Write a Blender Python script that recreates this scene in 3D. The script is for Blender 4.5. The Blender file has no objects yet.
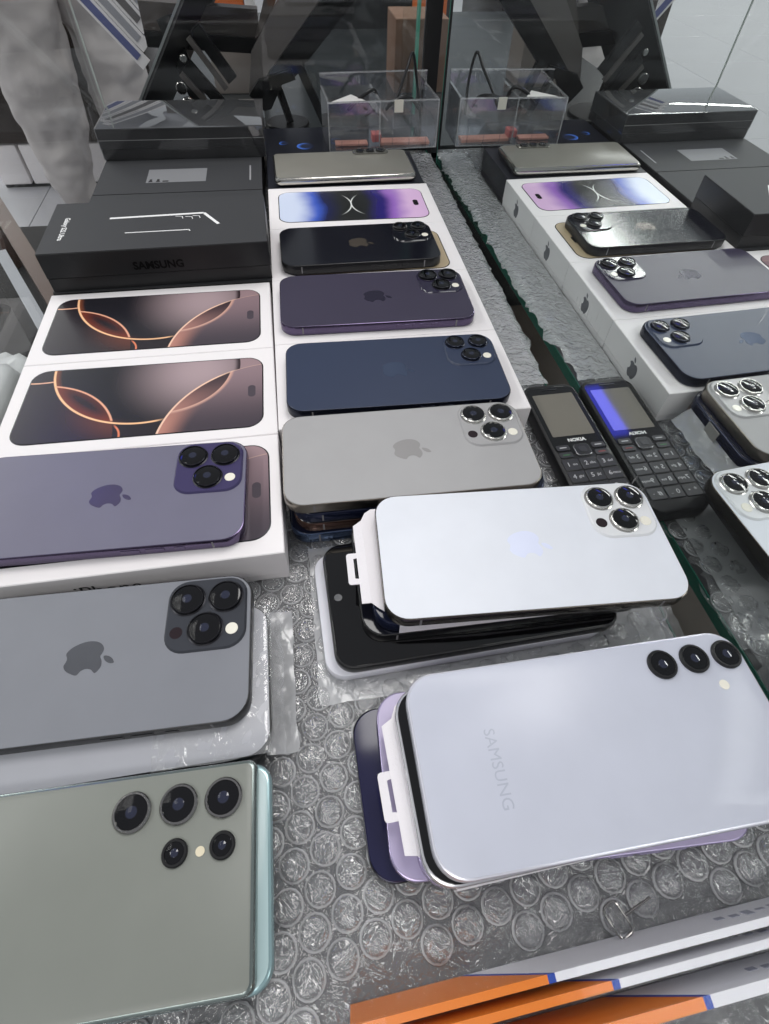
import bpy, bmesh, math, random
from mathutils import Vector, Matrix, noise
random.seed(7)
C = bpy.context.scene.collection
S = bpy.context.scene
PI = math.pi

# ------------------------------------------------------------------ camera
cam_d = bpy.data.cameras.new('camera'); cam = bpy.data.objects.new('camera', cam_d); C.objects.link(cam)
cam.location = (-0.14430106, -0.24696936, 0.2629638)
cam.rotation_euler = (math.radians(36.71225322), math.radians(-1.43509207), math.radians(-8.67186393))
cam_d.sensor_fit = 'VERTICAL'; cam_d.sensor_height = 24.0; cam_d.sensor_width = 18.02
cam_d.lens = 24.0 * 518.9053 / 1024.0
cam_d.clip_start = 0.005; cam_d.clip_end = 60
S.camera = cam

# ------------------------------------------------------------------ world + lamps + exposure
w = bpy.data.worlds.new('hall_light'); S.world = w; w.use_nodes = True
bg = w.node_tree.nodes['Background']; bg.inputs[0].default_value = (0.80, 0.82, 0.88, 1); bg.inputs[1].default_value = 0.42
def area(name, loc, sx, sy, power, col=(1, 0.98, 0.96), target=None):
    d = bpy.data.lights.new(name, 'AREA'); d.shape = 'RECTANGLE'; d.size = sx; d.size_y = sy; d.energy = power; d.color = col
    o = bpy.data.objects.new(name, d); C.objects.link(o); o.location = loc
    if target:
        o.rotation_euler = (Vector(target) - Vector(loc)).to_track_quat('-Z', 'Y').to_euler()
    return o
area('ceiling_lamp_over_case', (0.5, 0.9, 2.3), 1.2, 1.2, 34)
area('ceiling_lamp_left', (-2.9, 0.2, 2.4), 0.4, 2.4, 60)
area('ceiling_lamp_hall', (-3.2, 4.6, 2.5), 0.3, 5.0, 110)
area('ceiling_lamp_hall_far', (-5.2, 5.2, 2.5), 0.3, 5.0, 110)
area('ceiling_lamp_behind', (-0.9, -1.6, 2.3), 1.6, 0.6, 24)
area('blue_neon_sign', (-1.215, 1.47, 1.5), 0.11, 0.36, 0.7, (0.05, 0.06, 1.0))
S.view_settings.view_transform = 'Standard'; S.view_settings.look = 'None'
S.view_settings.exposure = 0.0; S.view_settings.gamma = 1.0; S.view_settings.use_curve_mapping = False

# ------------------------------------------------------------------ node helpers
def lin(c):
    f = lambda v: (v / 255) / 12.92 if v <= 10.31 else (((v / 255) + 0.055) / 1.055) ** 2.4
    return (f(c[0]), f(c[1]), f(c[2]), 1.0)
MATS = {}
def mat(name, rgb, rough=0.5, metal=0.0, spec=0.5, bump=0.0, bscale=200.0, var=0.06, vscale=40.0, coat=0.0, alpha=1.0, trans=0.0, ior=1.45, rvar=0.0):
    if name in MATS: return MATS[name]
    m = bpy.data.materials.new(name); m.use_nodes = True; nt = m.node_tree; b = nt.nodes['Principled BSDF']
    b.inputs['Roughness'].default_value = rough; b.inputs['Metallic'].default_value = metal
    b.inputs['Specular IOR Level'].default_value = spec; b.inputs['Coat Weight'].default_value = coat
    b.inputs['Coat Roughness'].default_value = 0.05
    b.inputs['Alpha'].default_value = alpha; b.inputs['Transmission Weight'].default_value = trans; b.inputs['IOR'].default_value = ior
    tc = nt.nodes.new('ShaderNodeTexCoord')
    n = nt.nodes.new('ShaderNodeTexNoise'); n.inputs['Scale'].default_value = vscale; n.inputs['Detail'].default_value = 4
    nt.links.new(tc.outputs['Object'], n.inputs['Vector'])
    mx = nt.nodes.new('ShaderNodeMix'); mx.data_type = 'RGBA'
    c = lin(rgb)
    mx.inputs[6].default_value = tuple(max(0, v * (1 - var)) for v in c[:3]) + (1,)
    mx.inputs[7].default_value = tuple(min(1, v * (1 + var)) for v in c[:3]) + (1,)
    nt.links.new(n.outputs['Fac'], mx.inputs[0]); nt.links.new(mx.outputs[2], b.inputs['Base Color'])
    if rvar:
        mr = nt.nodes.new('ShaderNodeMapRange'); mr.inputs[3].default_value = max(0, rough - rvar); mr.inputs[4].default_value = rough + rvar
        nt.links.new(n.outputs['Fac'], mr.inputs[0]); nt.links.new(mr.outputs[0], b.inputs['Roughness'])
    if bump:
        n2 = nt.nodes.new('ShaderNodeTexNoise'); n2.inputs['Scale'].default_value = bscale; n2.inputs['Detail'].default_value = 3
        nt.links.new(tc.outputs['Object'], n2.inputs['Vector'])
        bp = nt.nodes.new('ShaderNodeBump'); bp.inputs['Strength'].default_value = bump; bp.inputs['Distance'].default_value = 0.002
        nt.links.new(n2.outputs['Fac'], bp.inputs['Height']); nt.links.new(bp.outputs[0], b.inputs['Normal'])
    MATS[name] = m
    return m

class X:
    """small expression builder over math nodes (flat print artwork)"""
    nt = None
    def __init__(s, v): s.v = v.v if isinstance(v, X) else v
    def _op(a, op, b=None, c=None):
        n = X.nt.nodes.new('ShaderNodeMath'); n.operation = op
        for i, q in enumerate((a, b, c)):
            if q is None: continue
            q = q.v if isinstance(q, X) else q
            if isinstance(q, (int, float)): n.inputs[i].default_value = q
            else: X.nt.links.new(q, n.inputs[i])
        return X(n.outputs[0])
    def __add__(a, b): return X._op(a, 'ADD', b)
    def __radd__(a, b): return X._op(a, 'ADD', b)
    def __sub__(a, b): return X._op(a, 'SUBTRACT', b)
    def __rsub__(a, b): return X._op(X(b), 'SUBTRACT', a)
    def __mul__(a, b): return X._op(a, 'MULTIPLY', b)
    def __rmul__(a, b): return X._op(a, 'MULTIPLY', b)
    def abs(a): return X._op(a, 'ABSOLUTE')
    def sqrt(a): return X._op(a, 'SQRT')
    def min(a, b): return X._op(a, 'MINIMUM', b)
    def max(a, b): return X._op(a, 'MAXIMUM', b)
def sstep(x, lo, hi, a=0.0, b=1.0):
    n = X.nt.nodes.new('ShaderNodeMapRange'); n.interpolation_type = 'SMOOTHSTEP'
    X.nt.links.new(x.v, n.inputs[0])
    if lo > hi: lo, hi, a, b = hi, lo, b, a
    n.inputs[1].default_value = lo; n.inputs[2].default_value = hi; n.inputs[3].default_value = a; n.inputs[4].default_value = b
    return X(n.outputs[0])
def cmix(f, a, b):
    n = X.nt.nodes.new('ShaderNodeMix'); n.data_type = 'RGBA'
    X.nt.links.new(f.v, n.inputs[0]) if not isinstance(f.v, (int, float)) else None
    for i, q in ((6, a), (7, b)):
        if isinstance(q, tuple): n.inputs[i].default_value = lin(q)
        else: X.nt.links.new(q, n.inputs[i])
    return n.outputs[2]
def art_begin(name, rough=0.3):
    m = bpy.data.materials.new(name); m.use_nodes = True; X.nt = m.node_tree
    b = m.node_tree.nodes['Principled BSDF']; b.inputs['Roughness'].default_value = rough
    tc = X.nt.nodes.new('ShaderNodeTexCoord'); sp = X.nt.nodes.new('ShaderNodeSeparateXYZ')
    X.nt.links.new(tc.outputs['Object'], sp.inputs[0])
    return m, b, X(sp.outputs[0]) * 1000.0, X(sp.outputs[1]) * 1000.0
def dist(x, y, cx, cy):
    a = x - cx; b = y - cy
    return (a * a + b * b).sqrt()

# ------------------------------------------------------------------ mesh helpers
def rr(L, W, r, n=7, cx=0.0, cy=0.0):
    p = []
    r = max(r, 1e-5)
    for k, (sx, sy) in enumerate(((1, 1), (-1, 1), (-1, -1), (1, -1))):
        for i in range(n + 1):
            t = PI / 2 * (k + i / n)
            p.append((cx + sx * (L / 2 - r) + r * math.cos(t), cy + sy * (W / 2 - r) + r * math.sin(t)))
    return p
def loft(bm, rings, cap0=True, cap1=True):
    vs = [[bm.verts.new((x, y, z)) for x, y in pts] for pts, z in rings]
    n = len(vs[0])
    for a, b in zip(vs, vs[1:]):
        for i in range(n):
            j = (i + 1) % n
            bm.faces.new((a[i], a[j], b[j], b[i]))
    if cap0: bm.faces.new(list(reversed(vs[0])))
    if cap1: bm.faces.new(vs[-1])
    return vs
def disc(bm, r, z0, z1, bev=0.0, n=28, cx=0, cy=0, sides=None):
    c = lambda q: [(cx + q * math.cos(2 * PI * i / n), cy + q * math.sin(2 * PI * i / n)) for i in range(n)]
    loft(bm, [(c(r), z0), (c(r), z1 - bev), (c(r - bev), z1)] if bev else [(c(r), z0), (c(r), z1)])
def lathe(bm, prof, n=28, cx=0, cy=0):
    rows = []
    for r, z in prof:
        if r < 1e-7: rows.append([bm.verts.new((cx, cy, z))])
        else: rows.append([bm.verts.new((cx + r * math.cos(2 * PI * i / n), cy + r * math.sin(2 * PI * i / n), z)) for i in range(n)])
    for a, b in zip(rows, rows[1:]):
        for i in range(n):
            j = (i + 1) % n
            if len(a) == 1: bm.faces.new((a[0], b[i], b[j])) if len(b) > 1 else None
            elif len(b) == 1: bm.faces.new((a[i], a[j], b[0]))
            else: bm.faces.new((a[i], a[j], b[j], b[i]))
def box(bm, x0, x1, y0, y1, z0, z1, bev=0.0):
    if bev:
        rings = [(rr(x1 - x0 - 2 * bev, y1 - y0 - 2 * bev, 1e-5, 1, (x0 + x1) / 2, (y0 + y1) / 2), z0),
                 (rr(x1 - x0, y1 - y0, bev, 2, (x0 + x1) / 2, (y0 + y1) / 2), z0 + bev)]
        r1 = rr(x1 - x0, y1 - y0, bev, 2, (x0 + x1) / 2, (y0 + y1) / 2)
        r0 = rr(x1 - x0 - 2 * bev, y1 - y0 - 2 * bev, bev * 0.3, 2, (x0 + x1) / 2, (y0 + y1) / 2)
        loft(bm, [(r0, z0), (r1, z0 + bev), (r1, z1 - bev), (r0, z1)])
    else:
        loft(bm, [([(x0, y0), (x1, y0), (x1, y1), (x0, y1)], z0), ([(x0, y0), (x1, y0), (x1, y1), (x0, y1)], z1)])
def tube(bm, pts, rad, n=8, caps=True):
    pts = [Vector(p) for p in pts]; rows = []
    for i, p in enumerate(pts):
        d = (pts[min(i + 1, len(pts) - 1)] - pts[max(i - 1, 0)]).normalized()
        up = Vector((0, 0, 1)) if abs(d.z) < 0.95 else Vector((1, 0, 0))
        a = d.cross(up).normalized(); b = a.cross(d).normalized()
        r = rad[i] if isinstance(rad, (list, tuple)) else rad
        rows.append([bm.verts.new(p + (a * math.cos(2 * PI * k / n) + b * math.sin(2 * PI * k / n)) * r) for k in range(n)])
    for q, t in zip(rows, rows[1:]):
        for k in range(n):
            j = (k + 1) % n
            bm.faces.new((q[k], q[j], t[j], t[k]))
    if caps:
        bm.faces.new(rows[-1]); bm.faces.new(list(reversed(rows[0])))
def beam(bm, p0, p1, wid, thick, up=(0, 1, 0)):
    p0 = Vector(p0); p1 = Vector(p1); d = (p1 - p0).normalized(); u = Vector(up); s = d.cross(u).normalized(); u = s.cross(d).normalized()
    vs = []
    for p in (p0, p1):
        vs.append([bm.verts.new(p + s * (a * wid / 2) + u * (b * thick / 2)) for a, b in ((-1, -1), (1, -1), (1, 1), (-1, 1))])
    for k in range(4):
        j = (k + 1) % 4
        bm.faces.new((vs[0][k], vs[0][j], vs[1][j], vs[1][k]))
    bm.faces.new(list(reversed(vs[0]))); bm.faces.new(vs[1])
def mesh(name, bm, m, smooth=35):
    bmesh.ops.recalc_face_normals(bm, faces=bm.faces)
    me = bpy.data.meshes.new(name); bm.to_mesh(me); bm.free()
    if m: me.materials.append(m)
    if smooth:
        for p in me.polygons: p.use_smooth = True
        me.set_sharp_from_angle(angle=math.radians(smooth))
    return me
def obj(name, bm, m, parent=None, loc=None, smooth=35):
    me = mesh(name, bm, m, smooth) if isinstance(bm, bmesh.types.BMesh) else bm
    o = bpy.data.objects.new(name, me); C.objects.link(o)
    if parent: o.parent = parent
    if loc: o.location = loc
    return o
def tag(o, label, cat, group=None):
    o['label'] = label; o['category'] = cat
    if group: o['group'] = group
    return o
def thing(name, label, cat, loc=(0, 0, 0), rz=0.0, group=None, rot=None):
    o = bpy.data.objects.new(name, None); C.objects.link(o); o.empty_display_size = 0.01
    o.location = loc; o.rotation_euler = rot if rot else (0, 0, rz)
    return tag(o, label, cat, group)
def B(): return bmesh.new()
def bx(name, m, parent, *a, bev=0.0, loc=None):
    b = B(); box(b, *a, bev=bev); return obj(name, b, m, parent, loc)
def text_mesh(s, size, m, depth=0.00004, bold=0.0):
    cu = bpy.data.curves.new('t', 'FONT'); cu.body = s; cu.size = size; cu.extrude = depth; cu.align_x = 'CENTER'; cu.align_y = 'CENTER'; cu.offset = bold
    cu.resolution_u = 3
    o = bpy.data.objects.new('t', cu)
    me = bpy.data.meshes.new_from_object(o); me.materials.clear(); me.materials.append(m)
    bpy.data.objects.remove(o); bpy.data.curves.remove(cu)
    return me
def text(name, s, size, m, parent, mw, bold=0.0):
    me = text_mesh(s, size, m, bold=bold); me.name = name
    o = bpy.data.objects.new(name, me); C.objects.link(o); o.parent = parent; o.matrix_local = mw
    return o
def frame3(o, xd, yd):
    xd = Vector(xd).normalized(); yd = Vector(yd).normalized(); zd = xd.cross(yd)
    m = Matrix((xd, yd, zd)).transposed().to_4x4(); m.translation = Vector(o); return m
def crom(p, n=4):
    out = []
    for i in range(len(p)):
        a, b, c, d = p[i - 1], p[i], p[(i + 1) % len(p)], p[(i + 2) % len(p)]
        for k in range(n):
            t = k / n
            out.append(tuple(0.5 * ((2 * b[q]) + (-a[q] + c[q]) * t + (2 * a[q] - 5 * b[q] + 4 * c[q] - d[q]) * t * t + (-a[q] + 3 * b[q] - 3 * c[q] + d[q]) * t ** 3) for q in (0, 1)))
    return out
APPLE = crom([(0, .33), (.13, .385), (.28, .40), (.40, .34), (.465, .255), (.36, .15), (.32, .01), (.365, -.12), (.475, -.21), (.42, -.37), (.31, -.53), (.18, -.6), (.07, -.565), (0, -.55), (-.07, -.565), (-.18, -.6), (-.32, -.5), (-.43, -.3), (-.48, -.07), (-.455, .15), (-.36, .31), (-.22, .39), (-.1, .37)], 3)
LEAF = crom([(0, .42), (.015, .55), (.1, .665), (.225, .725), (.225, .6), (.13, .47)], 3)
def apple(parent, m, s, mw, name='apple_emblem'):
    b = B()
    for P_ in (APPLE, LEAF):
        loft(b, [([(x * s, y * s) for x, y in P_], 0.0), ([(x * s, y * s) for x, y in P_], 0.00006)])
    o = obj(name, b, m, parent, smooth=0); o.matrix_local = mw
    return o

# ------------------------------------------------------------------ materials
M_white_card = mat('white_card', (232, 228, 229), 0.45, var=0.02)
M_black_card = mat('black_card', (25, 25, 27), 0.42, var=0.15, bump=0.05, bscale=900)
M_black_top = mat('black_card_matt', (46, 47, 50), 0.6, var=0.08, bump=0.04, bscale=1200)
M_apple_grey = mat('emblem_grey', (112, 112, 118), 0.3, metal=0.4)
M_lens = mat('lens_glass_black', (6, 6, 9), 0.05, spec=0.5, coat=0.15)
M_lens_core = mat('lens_core', (28, 32, 52), 0.08, spec=1.0)
M_flash = mat('flash_glass', (232, 228, 215), 0.18)
M_sensor = mat('sensor_dark', (38, 28, 32), 0.1)
M_black_gloss = mat('black_screen_glass', (8, 8, 10), 0.05, spec=0.7)
M_black_plastic = mat('black_plastic', (20, 20, 22), 0.35)
M_dark_metal = mat('dark_metal_band', (38, 38, 42), 0.28, metal=0.8)
M_steel = mat('polished_steel', (150, 148, 146), 0.18, metal=1.0)
M_paper = mat('white_paper', (228, 224, 228), 0.7, bump=0.15, bscale=700, var=0.03)
M_line = mat('antenna_line', (120, 118, 120), 0.5)
M_printwhite = mat('white_print', (235, 235, 235), 0.4)
M_printblack = mat('black_print', (40, 38, 40), 0.5)

def fresnel(nt, ior=1.5):
    fr = nt.nodes.new('ShaderNodeFresnel'); ge = nt.nodes.new('ShaderNodeNewGeometry'); mi = nt.nodes.new('ShaderNodeMapRange')
    mi.inputs[3].default_value = ior; mi.inputs[4].default_value = 1 / ior; nt.links.new(ge.outputs['Backfacing'], mi.inputs[0]); nt.links.new(mi.outputs[0], fr.inputs[0])
    return fr
def glass_mat(name, tint, refl=0.5, dirt=0.0):
    m = bpy.data.materials.new(name); m.use_nodes = True; nt = m.node_tree
    for n in list(nt.nodes): nt.nodes.remove(n)
    o = nt.nodes.new('ShaderNodeOutputMaterial'); t = nt.nodes.new('ShaderNodeBsdfTransparent'); t.inputs[0].default_value = tint
    g = nt.nodes.new('ShaderNodeBsdfGlossy'); g.inputs['Roughness'].default_value = 0.02; g.inputs[0].default_value = (1, 1, 1, 1)
    fr = fresnel(nt)
    ml = nt.nodes.new('ShaderNodeMath'); ml.operation = 'MULTIPLY'; ml.inputs[1].default_value = refl; nt.links.new(fr.outputs[0], ml.inputs[0])
    mx = nt.nodes.new('ShaderNodeMixShader'); nt.links.new(ml.outputs[0], mx.inputs[0]); nt.links.new(t.outputs[0], mx.inputs[1]); nt.links.new(g.outputs[0], mx.inputs[2])
    last = mx
    if dirt:
        d = nt.nodes.new('ShaderNodeBsdfDiffuse'); d.inputs[0].default_value = (0.8, 0.8, 0.8, 1)
        tc = nt.nodes.new('ShaderNodeTexCoord'); nz = nt.nodes.new('ShaderNodeTexNoise'); nz.inputs['Scale'].default_value = 18; nz.inputs['Detail'].default_value = 5
        nt.links.new(tc.outputs['Object'], nz.inputs['Vector'])
        mr = nt.nodes.new('ShaderNodeMapRange'); mr.inputs[1].default_value = 0.35; mr.inputs[2].default_value = 0.8; mr.inputs[4].default_value = dirt
        nt.links.new(nz.outputs['Fac'], mr.inputs[0])
        m2 = nt.nodes.new('ShaderNodeMixShader'); nt.links.new(mr.outputs[0], m2.inputs[0]); nt.links.new(mx.outputs[0], m2.inputs[1]); nt.links.new(d.outputs[0], m2.inputs[2]); last = m2
    nt.links.new(last.outputs[0], o.inputs[0])
    return m
M_pane = glass_mat('clear_pane', (0.95, 0.965, 0.96, 1), 0.6, 0.012)
M_acrylic = glass_mat('clear_acrylic', (0.93, 0.94, 0.96, 1), 1.8, 0.05)
M_edge = mat('green_glass_edge', (70, 125, 110), 0.15, spec=0.6, var=0.25, vscale=20)
M_edge_dark = mat('green_glass_shelf', (44, 98, 84), 0.12, spec=0.6, var=0.3, vscale=15)
M_edge_light = mat('pane_edge_light', (200, 205, 200), 0.2)

def film_mat(name, white=0.10, gloss=0.9, rough=0.12, bump=0.6, bscale=90):
    m = bpy.data.materials.new(name); m.use_nodes = True; nt = m.node_tree
    for n in list(nt.nodes): nt.nodes.remove(n)
    o = nt.nodes.new('ShaderNodeOutputMaterial'); t = nt.nodes.new('ShaderNodeBsdfTransparent')
    g = nt.nodes.new('ShaderNodeBsdfGlossy'); g.inputs['Roughness'].default_value = rough
    d = nt.nodes.new('ShaderNodeBsdfDiffuse'); d.inputs[0].default_value = (0.75, 0.76, 0.78, 1)
    tc = nt.nodes.new('ShaderNodeTexCoord'); nz = nt.nodes.new('ShaderNodeTexNoise'); nz.inputs['Scale'].default_value = bscale; nz.inputs['Detail'].default_value = 3; nz.inputs['Distortion'].default_value = 1.2
    nt.links.new(tc.outputs['Object'], nz.inputs['Vector'])
    bp = nt.nodes.new('ShaderNodeBump'); bp.inputs['Strength'].default_value = bump; bp.inputs['Distance'].default_value = 0.004
    nt.links.new(nz.outputs['Fac'], bp.inputs['Height']); nt.links.new(bp.outputs[0], g.inputs['Normal'])
    fr = fresnel(nt); nt.links.new(bp.outputs[0], fr.inputs['Normal'])
    ml = nt.nodes.new('ShaderNodeMath'); ml.operation = 'MULTIPLY_ADD'; ml.inputs[1].default_value = gloss * 1.6; ml.inputs[2].default_value = 0.03; ml.use_clamp = True; nt.links.new(fr.outputs[0], ml.inputs[0])
    m1 = nt.nodes.new('ShaderNodeMixShader'); m1.inputs[0].default_value = white; nt.links.new(t.outputs[0], m1.inputs[1]); nt.links.new(d.outputs[0], m1.inputs[2])
    m2 = nt.nodes.new('ShaderNodeMixShader'); nt.links.new(ml.outputs[0], m2.inputs[0]); nt.links.new(m1.outputs[0], m2.inputs[1]); nt.links.new(g.outputs[0], m2.inputs[2])
    nt.links.new(m2.outputs[0], o.inputs[0])
    return m
M_film = film_mat('clear_plastic_film', 0.16, 0.8, 0.15, 0.5, 70)
M_bag = film_mat('cloudy_plastic_bag', 0.38, 0.8, 0.18, 0.45, 60)
M_bubble = film_mat('bubble_plastic', 0.10, 1.6, 0.07, 0.7, 150)
M_sheet = film_mat('wrap_sheet_plastic', 0.14, 1.0, 0.14, 0.7, 140)

# ------------------------------------------------------------------ setting: hall floor
XM, AM = 0.05065252549985219, math.radians(0.8654273805630028)      # mirror pane plane
FZ = -0.58
M_tile = mat('floor_tile', (178, 178, 181), 0.2, spec=0.5, var=0.06, vscale=3)
M_grout = mat('floor_grout', (120, 120, 122), 0.7)
b = B(); box(b, -7.5, 3.0, -2.5, 8.5, FZ - 0.05, FZ - 0.004); fl = obj('floor', b, M_grout); fl['kind'] = 'structure'
tb = B(); box(tb, -0.299, 0.299, -0.299, 0.299, -0.006, 0.0, bev=0.001); tme = mesh('tile', tb, M_tile)
for i in range(-11, 2):
    for j in range(-1, 13):
        if (i + 7) ** 2 < 200:
            obj('tile', tme, None, fl, (i * 0.6 - 0.12, j * 0.6 + 0.1, FZ))

# display case ------------------------------------------------------
case = thing('display_case', 'glass display case with bubble wrapped shelf and mirror wall holding the phones', 'display case', (0, 0, FZ))
cz = -FZ
b = B(); box(b, -0.352, 0.0366, -0.36, 0.535, cz - 0.0095, cz - 0.0016, bev=0.0008); sh = obj('glass_shelf', b, mat('grey_shelf', (58, 58, 60), .3, var=.12, vscale=12), case)
b = B(); box(b, 0.0366, 0.0374, -0.36, 0.535, cz - 0.0100, cz - 0.0012); sh = obj('shelf_edge', b, M_edge_dark, case); sh['label'] = 'green glass shelf edge'
b = B(); box(b, -0.356, 0.30, -0.36, 0.545, cz - 0.26, cz - 0.25); obj('lower_shelf', b, mat('brown_board', (70, 60, 52), 0.6, bump=0.2, bscale=60, var=0.3), case)
b = B(); box(b, -0.357, 0.30, -0.36, 0.545, 0.0, cz - 0.262); obj('plinth', b, mat('plinth_dark', (30, 30, 32), 0.5), case)
# mirror (metal coated glass) with green bevel at its far end
def mirror_material():
    m = bpy.data.materials.new('mirror_glass'); m.use_nodes = True; nt = m.node_tree
    for n in list(nt.nodes): nt.nodes.remove(n)
    o = nt.nodes.new('ShaderNodeOutputMaterial'); g = nt.nodes.new('ShaderNodeBsdfGlossy'); g.inputs[0].default_value = (0.86, 0.90, 0.89, 1); g.inputs['Roughness'].default_value = 0.0
    d = nt.nodes.new('ShaderNodeBsdfDiffuse'); d.inputs[0].default_value = (0.75, 0.76, 0.77, 1)
    tc = nt.nodes.new('ShaderNodeTexCoord'); mp = nt.nodes.new('ShaderNodeMapping'); mp.inputs['Scale'].default_value = (1, 420, 70)
    nt.links.new(tc.outputs['Object'], mp.inputs[0])
    nz = nt.nodes.new('ShaderNodeTexNoise'); nz.inputs['Scale'].default_value = 1.0; nz.inputs['Detail'].default_value = 2; nt.links.new(mp.outputs[0], nz.inputs['Vector'])
    patch = nt.nodes.new('ShaderNodeTexNoise'); patch.inputs['Scale'].default_value = 9; patch.inputs['Detail'].default_value = 2; nt.links.new(tc.outputs['Object'], patch.inputs['Vector'])
    a = nt.nodes.new('ShaderNodeMapRange'); a.inputs[1].default_value = 0.62; a.inputs[2].default_value = 0.72; nt.links.new(nz.outputs['Fac'], a.inputs[0])
    c = nt.nodes.new('ShaderNodeMapRange'); c.inputs[1].default_value = 0.60; c.inputs[2].default_value = 0.72; nt.links.new(patch.outputs['Fac'], c.inputs[0])
    mu = nt.nodes.new('ShaderNodeMath'); mu.operation = 'MULTIPLY'; nt.links.new(a.outputs[0], mu.inputs[0]); nt.links.new(c.outputs[0], mu.inputs[1])
    mm = nt.nodes.new('ShaderNodeMath'); mm.operation = 'MULTIPLY_ADD'; mm.inputs[1].default_value = 0.45; mm.inputs[2].default_value = 0.012; nt.links.new(mu.outputs[0], mm.inputs[0])
    x = nt.nodes.new('ShaderNodeMixShader'); nt.links.new(mm.outputs[0], x.inputs[0]); nt.links.new(g.outputs[0], x.inputs[1]); nt.links.new(d.outputs[0], x.inputs[2])
    nt.links.new(x.outputs[0], o.inputs[0])
    return m
M_mirror = mirror_material()
b = B(); box(b, 0, 0.005, -0.62, 0.494, cz - 0.24, cz + 0.42); mo = obj('mirror_pane', b, M_mirror, case, (XM, 0, 0), smooth=0); mo.rotation_euler = (0, 0, AM)
mo['label'] = 'mirror pane reflecting the phones'
b = B(); box(b, 0, 0.005, 0.4942, 0.4972, cz - 0.24, cz + 0.42); me_ = obj('mirror_edge', b, M_edge, case, (XM, 0, 0)); me_.rotation_euler = (0, 0, AM)
b = B(); box(b, 0.028, 0.0455, 0.536, 0.552, cz - 0.24, cz + 0.42, bev=0.001); obj('corner_post', b, mat('post_black', (8, 8, 9), .6), case)
b = B(); box(b, -0.3555, -0.3525, -0.45, 0.543, cz - 0.24, cz + 0.35); obj('side_pane', b, M_pane, case)
b = B(); box(b, -0.352, 0.027, 0.543, 0.547, cz - 0.24, cz + 0.35); obj('back_pane', b, M_pane, case)
b = B(); box(b, -0.3538, -0.3522, 0.5432, 0.5450, cz - 0.0, cz + 0.35); obj('pane_joint', b, M_edge_light, case)
b = B(); box(b, -0.357, -0.3525, -0.45, 0.545, cz - 0.012, cz - 0.0095); obj('shelf_rail', b, M_steel, case)

# ------------------------------------------------------------------ bubble wrap on the shelf
def wrap_edge(y):
    e = 0.0375 + 0.004 * noise.noise(Vector((y * 40, 3.1, 0))) + 0.003 * noise.noise(Vector((y * 110, 7.7, 0)))
    if 0.045 < y < 0.11: e -= 0.004 * math.sin((y - 0.045) / 0.065 * PI)
    return e
wrap = thing('bubble_wrap', 'sheet of clear bubble wrap spread over the glass shelf under everything', 'bubble wrap', (0, 0, 0))
b = B(); nx, ny = 60, 130; vs = []
for j in range(ny + 1):
    y = -0.352 + (0.532 + 0.352) * j / ny; e = wrap_edge(y); row = []
    for i in range(nx + 1):
        t = i / nx; x = -0.350 + (e + 0.350) * t
        z = -0.0010 + 0.0006 * noise.noise(Vector((x * 60, y * 60, 0)))
        if x > 0.030: z += 0.0012 * noise.noise(Vector((x * 150, y * 150, 4))) - max(0, (x - 0.034)) * 0.35
        row.append(b.verts.new((x, y, z)))
    vs.append(row)
for j in range(ny):
    for i in range(nx):
        b.faces.new((vs[j][i], vs[j][i + 1], vs[j + 1][i + 1], vs[j + 1][i]))
obj('sheet', b, M_sheet, wrap, smooth=180)
b = B(); vs = []; M_fold = film_mat('folded_wrap_plastic', .42, 1.2, .14, .9, 170)
for j in range(111):
    y = .052 + .462 * j / 110; e = wrap_edge(y) + .0025 + .0022 * noise.noise(Vector((y * 230, 1.7, 0))); row = []
    for i in range(13):
        x = .0015 + (e - .0015) * i / 12
        row.append(b.verts.new((x, y, .0012 + .0016 * abs(noise.noise(Vector((x * 170, y * 170, 9)))) + .0008 * noise.noise(Vector((x * 60, y * 60, 2))) - max(0, x - .036) * .5)))
    vs.append(row)
for j in range(110):
    for i in range(12): b.faces.new((vs[j][i], vs[j][i + 1], vs[j + 1][i + 1], vs[j + 1][i]))
obj('folded_edge', b, M_fold, wrap, smooth=180)
COVER = [(-.345, .0, -.095, .52), (-.345, -.186, -.27, -.10), (-.128, .010, -.15, -.075), (-.13, .028, -.238, -.18), (-.16, -.02, -.065, 0.0)]
def covered(x, y):
    for x0, x1, y0, y1 in COVER:
        if x0 == -.345 and y0 == -.095:
            if (x < -.172 and -.09 < y < .52) or (-.168 < x < -.003 and .0 < y < .53): return True
            continue
        if x0 < x < x1 and y0 < y < y1: return True
    return False
M_rim = film_mat('bubble_rim_plastic', 0.40, 1.2, 0.12, 0.5, 200)
bub = []; rims = None
for v in range(5):
    b = B(); rnd = random.Random(v); R0 = 0.0060; n = 16
    prof = [(R0, -0.0004), (R0 * 1.0, 0.0006), (R0 * 0.93, 0.0018), (R0 * 0.72, 0.0025), (R0 * 0.38, 0.0026)]
    rows = []
    for k, (r, z) in enumerate(prof):
        rows.append([b.verts.new((r * math.cos(2 * PI * i / n) * (1 + (0.05 * rnd.uniform(-1, 1) if k > 1 else 0)), r * math.sin(2 * PI * i / n) * (1 + (0.05 * rnd.uniform(-1, 1) if k > 1 else 0)), z + (rnd.uniform(-1, .5) * 0.0007 if k > 1 else 0))) for i in range(n)])
    top = b.verts.new((0, 0, 0.0018 + rnd.uniform(-.0006, .0006)))
    for q, t in zip(rows, rows[1:]):
        for i in range(n):
            j = (i + 1) % n; b.faces.new((q[i], q[j], t[j], t[i]))
    for i in range(n): b.faces.new((rows[-1][i], rows[-1][(i + 1) % n], top))
    bub.append(mesh('bubble', b, M_bubble, 60))
    bb_ = B(); lathe(bb_, [(R0 + .0006, -.0002), (R0 + .0005, .0003), (R0 + .0001, .0006), (R0 - .0004, .0004)], 16); rims = mesh('bubble_rim', bb_, M_rim, 60) if v == 0 else rims
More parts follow.
